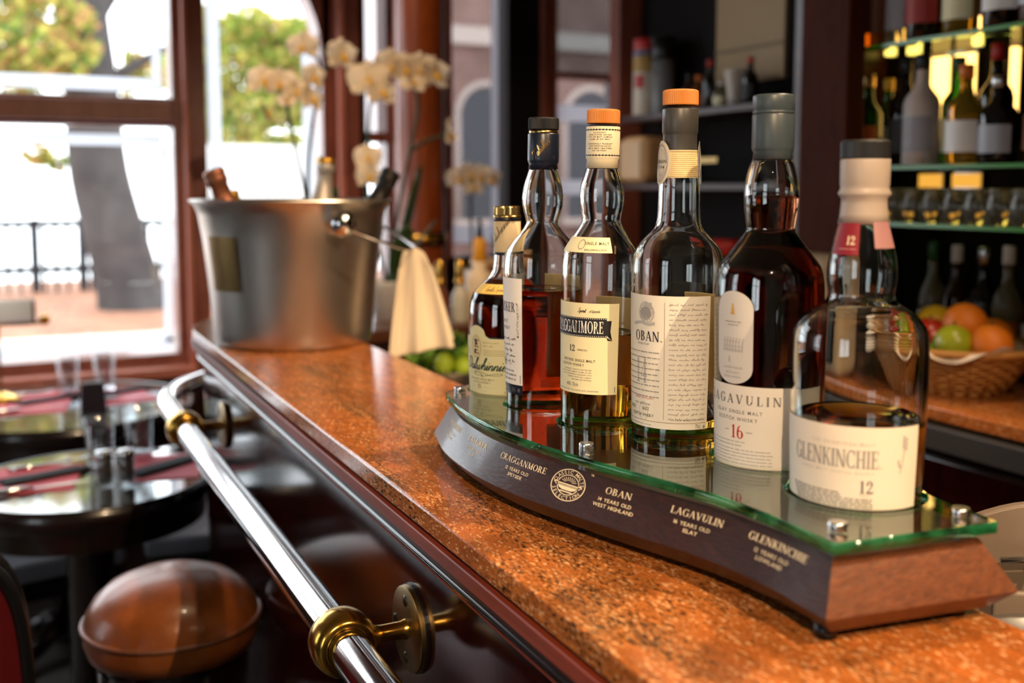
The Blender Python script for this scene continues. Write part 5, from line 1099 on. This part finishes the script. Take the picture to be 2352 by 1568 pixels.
def spirit(px,py,pz,h,r,body,capm,lab,label,nk=0.36,nr=0.36,grp='spirit bottles on the back bar'):
    t=empty('spirit_bottle',(px,py,pz+0.0005),label,'bottle',grp)
    zs=h*(1-nk); 
    MB().lathe([(0,0.002),(r-0.003,0),(r,0.004),(r,zs*0.86),(r*0.9,zs*0.95),(r*nr*1.25,zs*1.10),(r*nr,zs*1.22),(r*nr,h*0.94),(0,h*0.94)],24).build('glass',BM[body],t)
    MB().lathe([(r*nr*1.02,h*0.86),(r*nr*1.15,h*0.865),(r*nr*1.15,h*0.99),(r*nr,h),(0,h)],18).build('cap',CM[capm],t)
    if lab:
        z0,z1=zs*0.18,zs*0.68
        MB().grid(lambda a,b:((r+0.0006)*math.cos(R(110+a*150)),(r+0.0006)*math.sin(R(110+a*150)),z0+(z1-z0)*b),14,2).build('label',LB[lab],t,fixn=False)
Z1,Z2,Z3=1.6935,1.4405,1.3235
for a in ((1.72,1.752,Z2,0.20,0.030,'green','gold','orange','green bottle with gold cap at the left end of the middle shelf'),(1.785,1.759,Z2,0.195,0.028,'green','yellow','white','green bottle with yellow cap second on the middle shelf'),
 (1.72,1.650,Z2,0.225,0.033,'dark','black','black','black wine-shaped bottle on the middle shelf beside the frosted one'),(1.70,1.585,Z2,0.225,0.036,'frost','black','grey','frosted pale bottle with dark neck on the middle shelf'),(1.74,1.530,Z2,0.215,0.031,'green','green','cream','green bottle with dark green cap before the strip lamps'),
 (1.68,1.459,Z2,0.19,0.034,'gold','orange','white','golden bottle with orange cap on the middle shelf'),(1.76,1.455,Z2,0.235,0.032,'dark','red','red','black bottle with red cap behind the golden one'),(1.70,1.40,Z2,0.165,0.036,'dark','silver','silver','dark bottle with silver stripe label on the middle shelf'),(1.72,1.312,Z2,0.20,0.038,'brown','black','brown','brown bottle with tan label at the right of the middle shelf'),
 (1.72,1.745,Z1,0.26,0.036,'amber','gold','brown','amber bottle at the left end of the top shelf'),(1.72,1.665,Z1,0.26,0.034,'clear','black','grey','clear bottle with grey label on the top shelf'),(1.70,1.585,Z1,0.26,0.038,'dark','red','red','black bottle with red label on the top shelf'),(1.72,1.515,Z1,0.26,0.034,'gold','gold','cream','golden bottle with cream label on the top shelf'),(1.785,1.475,Z1,0.25,0.030,'blue','silver',None,'grey-blue bottle on the top shelf'),(1.70,1.400,Z1,0.26,0.036,'dark','black','white','black bottle with white label on the top shelf'),(1.70,1.322,Z1,0.26,0.036,'brown','black','silver','brown bottle with silver label at the right of the top shelf'),
 (1.86,1.62,1.0,0.27,0.030,'brown','white','cream','brown bottle with white cap at the left of the counter row'),(1.86,1.685,1.0,0.275,0.028,'clear','green','white','clear bottle with green cap in the counter row'),(1.86,1.55,1.0,0.27,0.033,'dark','silver','grey','dark bottle with silver cap behind the fruit basket'),(1.86,1.49,1.0,0.275,0.030,'clear','white','orange','clear bottle with white cap and orange label behind the fruit'),(1.88,1.43,1.0,0.27,0.030,'amber','white','white','amber bottle with white cap behind the fruit'),(1.85,1.37,1.0,0.285,0.034,'dark','red','brown','black bottle with red and tan neck behind the fruit basket'),(1.86,1.30,1.0,0.26,0.034,'green','yellow','red','green bottle with yellow cap right of the fruit basket'),(1.85,1.23,1.0,0.23,0.034,'brown','black','red','brown bottle with red label at the right edge of the counter')):
    spirit(*a)
# glasses upside down on the lower glass shelf
g0=empty('cordial_glass',(1.70,1.70,Z3),'small clear glass upside down on the lower glass shelf, left end','glass','upturned glasses on the lower shelf')
MB().lathe([(0.026,0.0),(0.0275,0.0),(0.023,0.045),(0.018,0.060),(0.019,0.066),(0,0.066),(0,0.060),(0.015,0.056),(0.021,0.044)],20).build('bowl',P('shelf_tumbler_glass',(220,216,196),0.05,trans=0.92),g0)
MB().lathe([(0.018,0.060),(0.0205,0.061),(0.0205,0.068),(0.018,0.070),(0,0.070)],20).build('foot',P('glass_foot',(226,220,196),0.05,trans=0.9),g0)
for i in range(1,9):
    c=copy_tree(g0); c.location=(1.70+0.0*(i%2),1.70-0.052*i,Z3); c['label']='small clear glass upside down on the lower glass shelf, number %s from the left'%['','two','three','four','five','six','seven','eight','nine'][i]
# alcove shelf goods
ZA=1.6155
t=empty('salt_canister',(1.825,2.812,ZA),'white canister with red lid and printed side on the dark shelf','canister'); MB().lathe([(0,0),(0.036,0),(0.038,0.004),(0.038,0.20),(0.036,0.204),(0,0.204)],28).build('body',P('white_canister',(206,196,180),0.45),t); MB().lathe([(0.037,0.200),(0.0385,0.202),(0.0385,0.234),(0.036,0.238),(0,0.239)],28).build('lid',CM['red'],t); MB().lathe([(0.0388,0.186),(0.0390,0.1865),(0.0390,0.198),(0.0388,0.1985)],28).build('blue_band',P('blue_band',(40,70,130),0.5),t); MB().lathe([(0.0384,0.135),(0.0387,0.1355),(0.0387,0.1835),(0.0384,0.184)],28).build('ochre_band',P('ochre_band',(176,140,70),0.5),t); MB().grid(lambda a,b:(0.0392*math.cos(R(180+a*50)),0.0392*math.sin(R(180+a*50)),0.085+0.04*b),6,2).build('red_mark',CM['red'],t,fixn=False)
t=empty('grey_canister',(1.84,2.735,ZA),'tall grey canister with dark lid beside the white one','canister'); MB().lathe([(0,0),(0.034,0),(0.036,0.004),(0.036,0.165),(0,0.165)],24).build('body',P('grey_canister_paint',(120,118,118),0.4),t); MB().lathe([(0.036,0.165),(0.038,0.167),(0.038,0.235),(0,0.238)],24).build('lid',M['black'],t)
for a in ((1.83,2.584,ZA,0.11,0.022,'brown','black','brown','small brown bottle third on the dark alcove shelf'),(1.83,2.537,ZA,0.10,0.024,'amber','orange','orange','small amber bottle with orange cap on the dark alcove shelf'),(1.83,2.484,ZA,0.14,0.020,'dark','red',None,'small black bottle with red cap on the dark alcove shelf'),(1.83,2.432,ZA,0.075,0.020,'clear','white','cream','tiny pale bottle on the dark alcove shelf'),(1.83,2.301,ZA,0.13,0.022,'dark','red','black','small black bottle with red cap at the right of the alcove shelf')): spirit(*a,grp='small bottles on the alcove shelf')
t=empty('white_jug',(1.83,2.366,ZA),'pale tapered jug on the dark alcove shelf','jug'); MB().lathe([(0,0),(0.018,0),(0.020,0.02),(0.030,0.09),(0.032,0.10),(0.029,0.10),(0.018,0.02),(0,0.01)],24).build('body',P('jug_white',(190,178,164),0.35),t); MB().tube(catmull([(0.030,0,0.09),(0.05,0,0.08),(0.045,0,0.05),(0.022,0,0.03)],4),0.004,8).build('handle',P('jug_white2',(190,178,164),0.35),t)
t=empty('bread_caddy',(1.83,2.79,1.4055),'rounded cream and tan caddy on the lower alcove shelf','caddy')
def rbox(x0,x1,y0,y1,z0,z1,r,m,name,par):
    o=MB().box((x0,y0,z0),(x1,y1,z1)).build(name,m,par); b_=o.modifiers.new('b','BEVEL'); b_.width=r; b_.segments=5; b_.limit_method='ANGLE'
    return o
rbox(-0.07,0.07,-0.075,0.075,0,0.145,0.028,P('caddy_cream',(214,170,120),0.4),'body',t); rbox(-0.073,-0.068,-0.06,0.06,0.015,0.13,0.002,P('caddy_front',(206,176,140),0.4),'front',t)
t=empty('coffee_machine',(1.556,1.715,1.0),'cream rounded coffee machine on the back counter','machine'); rbox(-0.045,0.048,-0.075,0.09,0.0,0.255,0.025,P('machine_cream',(150,134,112),0.35),'body',t); rbox(-0.055,-0.044,-0.05,0.06,0.03,0.12,0.004,M['black'],'drip_recess',t); MB().tube([(-0.043,0.0,0.18),(-0.06,0.0,0.175)],0.010,12).build('spout',M['chrome'],t)
t=empty('red_tin',(1.72,2.255,1.0),'dark tin with red lid on the back counter','tin'); MB().lathe([(0,0),(0.05,0),(0.052,0.004),(0.052,0.215),(0,0.215)],28).build('body',M['dark'],t); MB().lathe([(0.052,0.215),(0.055,0.217),(0.055,0.252),(0.05,0.256),(0,0.256)],28).build('lid',CM['red'],t)

# fruit basket
FB=(1.665,1.44,1.0005)
t=empty('fruit_basket',FB,'round woven wicker basket lined with white paper','basket')
M['wicker']=P('wicker',(176,124,64),0.6,bump=0.4,bscale=400)
for k in range(11):
    q=k/10; rr=0.080+0.062*q; zz=0.006+0.078*q
    MB().tube([((rr+0.0022*(1 if (i+k)%2 else -1))*math.cos(6.28319*i/40),(rr+0.0022*(1 if (i+k)%2 else -1))*math.sin(6.28319*i/40),zz) for i in range(41)],0.0042,6).build('wicker_row',M['wicker'],t)
for k in range(20): a=6.28319*k/20; MB().tube([(0.082*math.cos(a),0.082*math.sin(a),0.0),(0.143*math.cos(a),0.143*math.sin(a),0.088)],0.003,6).build('stake',M['wicker'],t)
MB().tube([(0.146*math.cos(6.28319*i/40),0.146*math.sin(6.28319*i/40),0.090) for i in range(41)],0.0075,10).build('rim',M['wicker'],t)
MB().lathe([(0,0.0),(0.08,0.0),(0.08,0.004),(0,0.004)],24).build('base',M['wicker'],t)
M['paper']=P('white_paper',(226,212,196),0.8)
pp=MB().grid(lambda a,b:((0.078+0.080*b+0.010*b*math.sin(a*50))*math.cos(6.28319*a),(0.078+0.080*b+0.010*b*math.sin(a*50))*math.sin(6.28319*a),0.012+0.098*b-0.020*max(0,b-0.85)*6*(1+math.sin(a*34))),80,8).build('paper_liner',M['paper'],t,fixn=False)
def fruit(name,x,y,z,r,m,label,sc=(1,1,1),stem=True):
    f=empty(name,(x,y,z-r*sc[2]),label,name,'fruit in the basket'); MB().ball((0,0,r*sc[2]),r,24,16,sc=sc).build('skin',m,f)
    MB().tube([(0,0,2*r*sc[2]-0.003),(0.002,0,2*r*sc[2]+0.006)],0.002,6).build('stalk',M['stem'],f)
M['orange']=P('orange_skin',(214,118,24),0.45,bump=0.3,bscale=500); M['apple']=P('apple_skin',(168,40,26),0.3,coat=0.3,noise=0.2,nscale=20); M['lemon']=P('lemon_skin',(214,178,36),0.4,bump=0.2,bscale=400); M['greenapple']=P('yellow_green_skin',(150,160,30),0.35,coat=0.2,noise=0.25,nscale=12)
fruit('orange',1.655,1.418,1.132,0.042,M['orange'],'large orange on top of the fruit basket'); fruit('orange',1.64,1.345,1.102,0.040,M['orange'],'orange at the right edge of the fruit basket'); fruit('apple',1.62,1.470,1.102,0.040,M['apple'],'red apple at the left of the fruit basket'); fruit('apple',1.60,1.395,1.102,0.036,M['greenapple'],'yellow-green apple at the front of the fruit basket'); fruit('lemon',1.70,1.53,1.122,0.034,M['lemon'],'lemon at the back of the fruit basket',(1.25,1,1)); fruit('orange',1.735,1.42,1.10,0.040,M['orange'],'orange at the back of the fruit basket'); fruit('lime',1.585,1.43,1.072,0.028,M['limed'],'green lime low in the fruit basket')
# ------------------------------------------------------------------ dining tables by the window
M['tabletop']=P('dark_polished_tabletop',(70,72,70),0.05,spec=0.9,coat=1.0); M['tablerim']=wood('black_brown_wood',(16,9,8),(30,18,15),rough=0.25,scale=(4,4,4),coat=0.4)
M['redmat']=P('red_placemat',(214,84,94),0.7,bump=0.1,bscale=600); M['blacknap']=P('black_napkin',(34,36,42),0.85); M['cutlery']=P('polished_cutlery',(220,220,222),0.12,1.0); M['tumbler']=thin_glass('tumbler_glass',(0.93,0.95,0.96),0.14); M['tumblerbase']=glass('tumbler_base_glass',(1,1,1),1.45)
def table(x,y,r,label):
    t=empty('round_table',(x,y,0),label,'table','round dining tables')
    MB().lathe([(0,0.742),(r-0.012,0.742),(r-0.008,0.745),(r-0.008,0.75),(0,0.75)],64).build('polished_top',M['tabletop'],t,auto=40)
    MB().lathe([(r-0.008,0.7505),(r-0.002,0.752),(r+0.006,0.745),(r+0.008,0.725),(r+0.002,0.705),(r-0.006,0.70),(r-0.010,0.66),(r-0.03,0.655),(r-0.03,0.74),(r-0.008,0.742)],64).build('rim',M['tablerim'],t,auto=50)
    MB().lathe([(0,0.03),(0.05,0.03),(0.05,0.60),(0.09,0.66),(0.09,0.742),(0,0.742)],28).build('pedestal',M['tablerim'],t)
    for k in range(4):
        a=R(45+90*k); MB().tube([(0.03*math.cos(a),0.03*math.sin(a),0.10),(0.15*math.cos(a),0.15*math.sin(a),0.05),(0.26*math.cos(a),0.26*math.sin(a),0.02)],[0.03,0.026,0.02],10).build('foot',M['tablerim'],t)
    return t
table(0.14,2.465,0.262,'round dining table nearer the bar rail with black rim')
table(0.13,3.345,0.37,'round dining table under the window with black rim')
ZT=0.7505
def placemat(x,y,rz,label,w=0.30,h=0.21):
    o=MB().box((-w/2,-h/2,0),(w/2,h/2,0.002)).build('placemat',M['redmat'],label=label,cat='placemat',group='red placemats',bevel=0.0008); o.location=(x,y,ZT); o.rotation_euler=(0,0,R(rz)); return o
def napkin(x,y,rz,label,z=ZT+0.0022):
    t=empty('folded_napkin',(x,y,z),label,'napkin','black folded napkins',rz=R(rz)); 
    MB().prism([(-0.10,-0.028),(0.075,-0.028),(0.10,0.0),(0.075,0.028),(-0.10,0.028)],0.0,0.005).build('lower_fold',M['blacknap'],t,bevel=0.001); MB().prism([(-0.095,-0.024),(0.07,-0.024),(0.092,0.0),(-0.095,0.022)],0.0052,0.009).build('upper_fold',M['blacknap'],t,bevel=0.001)
def knife(x,y,rz,label,z=ZT+0.0022):
    t=empty('table_knife',(x,y,z),label,'knife','table knives',rz=R(rz)); MB().tube([(-0.105,0,0.006),(-0.10,0,0.006),(-0.03,0,0.006),(-0.01,0,0.005)],[0.004,0.0065,0.0055,0.0035],10).build('handle',M['cutlery'],t)
    MB().prism([(-0.01,-0.004),(0.09,-0.009),(0.108,-0.004),(0.112,0.004),(-0.01,0.004)],0.003,0.0048).build('blade',M['cutlery'],t)
def fork(x,y,rz,label,z=ZT+0.0022):
    t=empty('table_fork',(x,y,z),label,'fork','table forks',rz=R(rz)); MB().tube([(-0.10,0,0.004),(-0.05,0,0.005),(0.0,0,0.004),(0.035,0,0.008)],[0.0065,0.0045,0.003,0.004],10).build('handle',M['cutlery'],t)
    MB().prism([(0.03,-0.004),(0.045,-0.012),(0.06,-0.012),(0.06,0.012),(0.045,0.012),(0.03,0.004)],0.006,0.0085).build('neck',M['cutlery'],t)
    for k in range(4): MB().tube([(0.058,-0.0105+k*0.007,0.0075),(0.085,-0.0105+k*0.007,0.010),(0.102,-0.0105+k*0.007,0.0075)],0.0018,6).build('tine',M['cutlery'],t)
def tumbler(x,y,label,h=0.115,r=0.034,z=ZT):
    t=empty('water_tumbler',(x,y,z),label,'glass','water tumblers on the tables')
    MB().lathe([(r*0.86,0.012),(r,h),(r-0.0012,h+0.0006),(r-0.0022,h),(r*0.82,0.014),(0,0.014)],32).build('wall',M['tumbler'],t); MB().lathe([(0,0),(r*0.84,0),(r*0.86,0.003),(r*0.86,0.012),(0,0.0135)],32).build('base',M['tumblerbase'],t)
    MB().tube([(r*math.cos(6.28319*i/32),r*math.sin(6.28319*i/32),h) for i in range(33)],0.0014,6).build('rim',M['tumbler'],t)
placemat(0.03,2.50,80,'red placemat at the left of the nearer table',0.22,0.19); placemat(0.31,2.48,-100,'red placemat at the right of the nearer table',0.22,0.15)
napkin(0.06,2.51,20,'black folded napkin on the left red placemat of the nearer table'); napkin(0.31,2.48,35,'black folded napkin on the right placemat of the nearer table')
knife(0.04,2.405,8,'polished knife at the front of the left placemat, nearer table'); fork(0.08,2.60,10,'polished fork behind the napkin on the nearer table'); fork(0.28,2.61,10,'polished fork at the right of the nearer table')
tumbler(0.175,2.55,'empty water tumbler in the middle of the nearer table'); tumbler(0.265,2.585,'empty water tumbler near the rail end on the nearer table',h=0.125)
for x,y,lb,mm in ((0.170,2.375,'left clear salt shaker with dark grains on the nearer table','salt'),(0.214,2.365,'right clear pepper shaker with dark grains on the nearer table','pepper')):
    t=empty('shaker',(x,y,ZT),lb,'shaker','salt and pepper shakers'); MB().lathe([(0,0),(0.0165,0),(0.0175,0.003),(0.0175,0.062),(0.0165,0.064),(0.0160,0.010),(0,0.010)],24).build('jar',M['tumbler'],t); MB().lathe([(0,0.012),(0.0158,0.012),(0.0158,0.055),(0,0.056)],20).build('grains',P('grains_'+mm,(56,40,22),0.8),t); MB().lathe([(0.0178,0.060),(0.0182,0.061),(0.0182,0.074),(0.015,0.080),(0,0.081)],24).build('lid',M['chrome'],t)
placemat(0.035,3.40,82,'red placemat at the left of the window table',0.32,0.24); placemat(0.30,3.40,-80,'red placemat at the right of the window table',0.24,0.16)
napkin(0.10,3.42,25,'black folded napkin at the left of the window table'); napkin(0.31,3.45,30,'black folded napkin at the right of the window table')
knife(0.03,3.28,10,'polished knife at the front of the window table'); fork(0.08,3.52,8,'polished fork at the back of the window table'); knife(0.30,3.33,12,'polished knife at the right of the window table')
tumbler(0.155,3.49,'water tumbler at the left middle of the window table',h=0.115); tumbler(0.262,3.52,'water tumbler at the right middle of the window table',h=0.115)
t=empty('menu_block',(0.205,3.20,ZT),'small dark menu holder with pale card on the window table','menu holder'); MB().add([(-0.036,-0.02,0),(0.036,-0.02,0),(0.036,0.02,0),(-0.036,0.02,0),(-0.031,-0.006,0.082),(0.031,-0.006,0.082),(0.031,0.006,0.082),(-0.031,0.006,0.082)],[(0,3,2,1),(4,5,6,7),(0,1,5,4),(1,2,6,5),(2,3,7,6),(3,0,4,7)]).build('body',P('aubergine_leather',(58,44,54),0.5),t,bevel=0.002); MB().box((-0.029,-0.004,0.078),(0.029,0.004,0.0865)).build('card',P('pale_card',(206,212,222),0.6),t)
t=empty('brass_table_lamp',(-0.035,3.46,ZT),'brass table lamp with white tube shade at the left of the window table','lamp')
MB().lathe([(0,0),(0.055,0),(0.055,0.010),(0.04,0.018),(0.012,0.03),(0,0.03)],28).build('base',M['brass'],t); MB().tube([(0,0,0.02),(0,0,0.235)],0.005,10).build('stem',M['brass_dull'],t); MB().tube([(-0.16,0.0,0.235),(0.125,-0.01,0.235)],0.006,10).build('arm',M['brass_dull'],t)
MB().tube([(-0.16,0.0,0.275),(0.095,-0.01,0.275)],0.034,24).build('shade',film('white_lamp_shade',(244,244,240),0.4),t); MB().tube([(0.096,-0.01,0.275),(0.104,-0.01,0.275)],0.035,24).build('end_cap',M['black'],t); MB().ball((0.128,-0.01,0.243),0.017,14,10).build('finial',M['brass'],t)
# low stools tucked under the tables
M['greyleather']=P('grey_leather',(120,122,130),0.35,coat=0.2)
def lowstool(x,y,rz,label):
    t=empty('low_stool',(x,y,0),label,'stool','low stools under the tables',rz=R(rz))
    rbox(-0.16,0.16,-0.16,0.16,0.42,0.475,0.018,M['greyleather'],'cushion',t); MB().box((-0.15,-0.15,0.37),(0.15,0.15,0.42)).build('seat_frame',M['tablerim'],t,bevel=0.004)
    for a in (-1,1):
        for b_ in (-1,1): MB().box((a*0.135-0.018,b_*0.135-0.018,0),(a*0.135+0.018,b_*0.135+0.018,0.37)).build('leg',M['tablerim'],t,bevel=0.003)
lowstool(0.06,2.93,12,'low stool with grey leather seat under the left of the window table'); lowstool(0.47,2.95,-8,'low stool with grey leather seat between the tables and the bar')
# bar stool
M['stoolleather']=P('brown_leather',(140,76,32),0.33,coat=0.15,bump=0.25,bscale=120,noise=0.25,nscale=25); M['stoolpipe']=P('leather_piping',(120,74,52),0.4)
t=empty('bar_stool',(0.214,1.690,0.016),'round bar stool with domed brown leather seat','stool')
MB().lathe([(0.1342,0.700),(0.1300,0.716),(0.1180,0.736),(0.0983,0.753),(0.0684,0.766),(0.0342,0.773),(0,0.775)],56).build('cushion',M['stoolleather'],t)
MB().tube([(0.1355*math.cos(6.28319*i/56),0.1355*math.sin(6.28319*i/56),0.699) for i in range(57)],0.0042,8).build('piping',M['stoolpipe'],t)
MB().lathe([(0.135,0.698),(0.1346,0.675),(0.128,0.655),(0.09,0.648),(0,0.648)],56).build('side_band',M['stoolleather'],t)
MB().lathe([(0.112,0.648),(0.116,0.63),(0.116,0.58),(0.10,0.575),(0,0.575)],40).build('seat_ring',M['tablerim'],t)
for k in range(4):
    a=R(20+90*k); MB().tube([(0.098*math.cos(a),0.098*math.sin(a),0.64),(0.128*math.cos(a),0.128*math.sin(a),-0.016)],[0.022,0.018],12).build('leg',M['tablerim'],t)
MB().tube([(0.118*math.cos(6.28319*i/40),0.118*math.sin(6.28319*i/40),0.25) for i in range(41)],0.010,8).build('foot_ring',M['chrome'],t)
# red chair at the left edge
M['redleather']=P('red_leather',(92,16,20),0.38,coat=0.15,bump=0.1,bscale=150)
t=empty('red_chair',(-0.215,1.72,0),'red leather chair with black piped back at the left edge','chair')
rbox(-0.21,0.21,-0.20,0.20,0.43,0.50,0.025,M['redleather'],'seat',t)
bp2=catmull([(-0.21,0.46),(-0.215,0.75),(-0.19,0.90),(-0.10,0.955),(0,0.965),(0.10,0.955),(0.19,0.90),(0.215,0.75),(0.21,0.46)],6); n2=len(bp2)
MB().add([(x,-0.235-0.08*(z-0.46),z) for x,z in bp2]+[(x,-0.19-0.08*(z-0.46),z) for x,z in bp2],[tuple(range(n2)),tuple(range(n2,2*n2))[::-1]]+[(i,(i+1)%n2,n2+(i+1)%n2,n2+i) for i in range(n2)]).build('backrest',M['redleather'],t,auto=40)
for yo in (-0.237,-0.188): MB().tube([(x*1.01,yo-0.08*(z-0.46),z+0.002) for x,z in bp2],0.008,8).build('piping',M['black'],t)
for a in (-1,1):
    for b_ in (-1,1): MB().tube([(a*0.18,b_*0.17,0.44),(a*0.19,b_*0.19,0.0)],[0.02,0.015],10).build('leg',M['tablerim'],t)
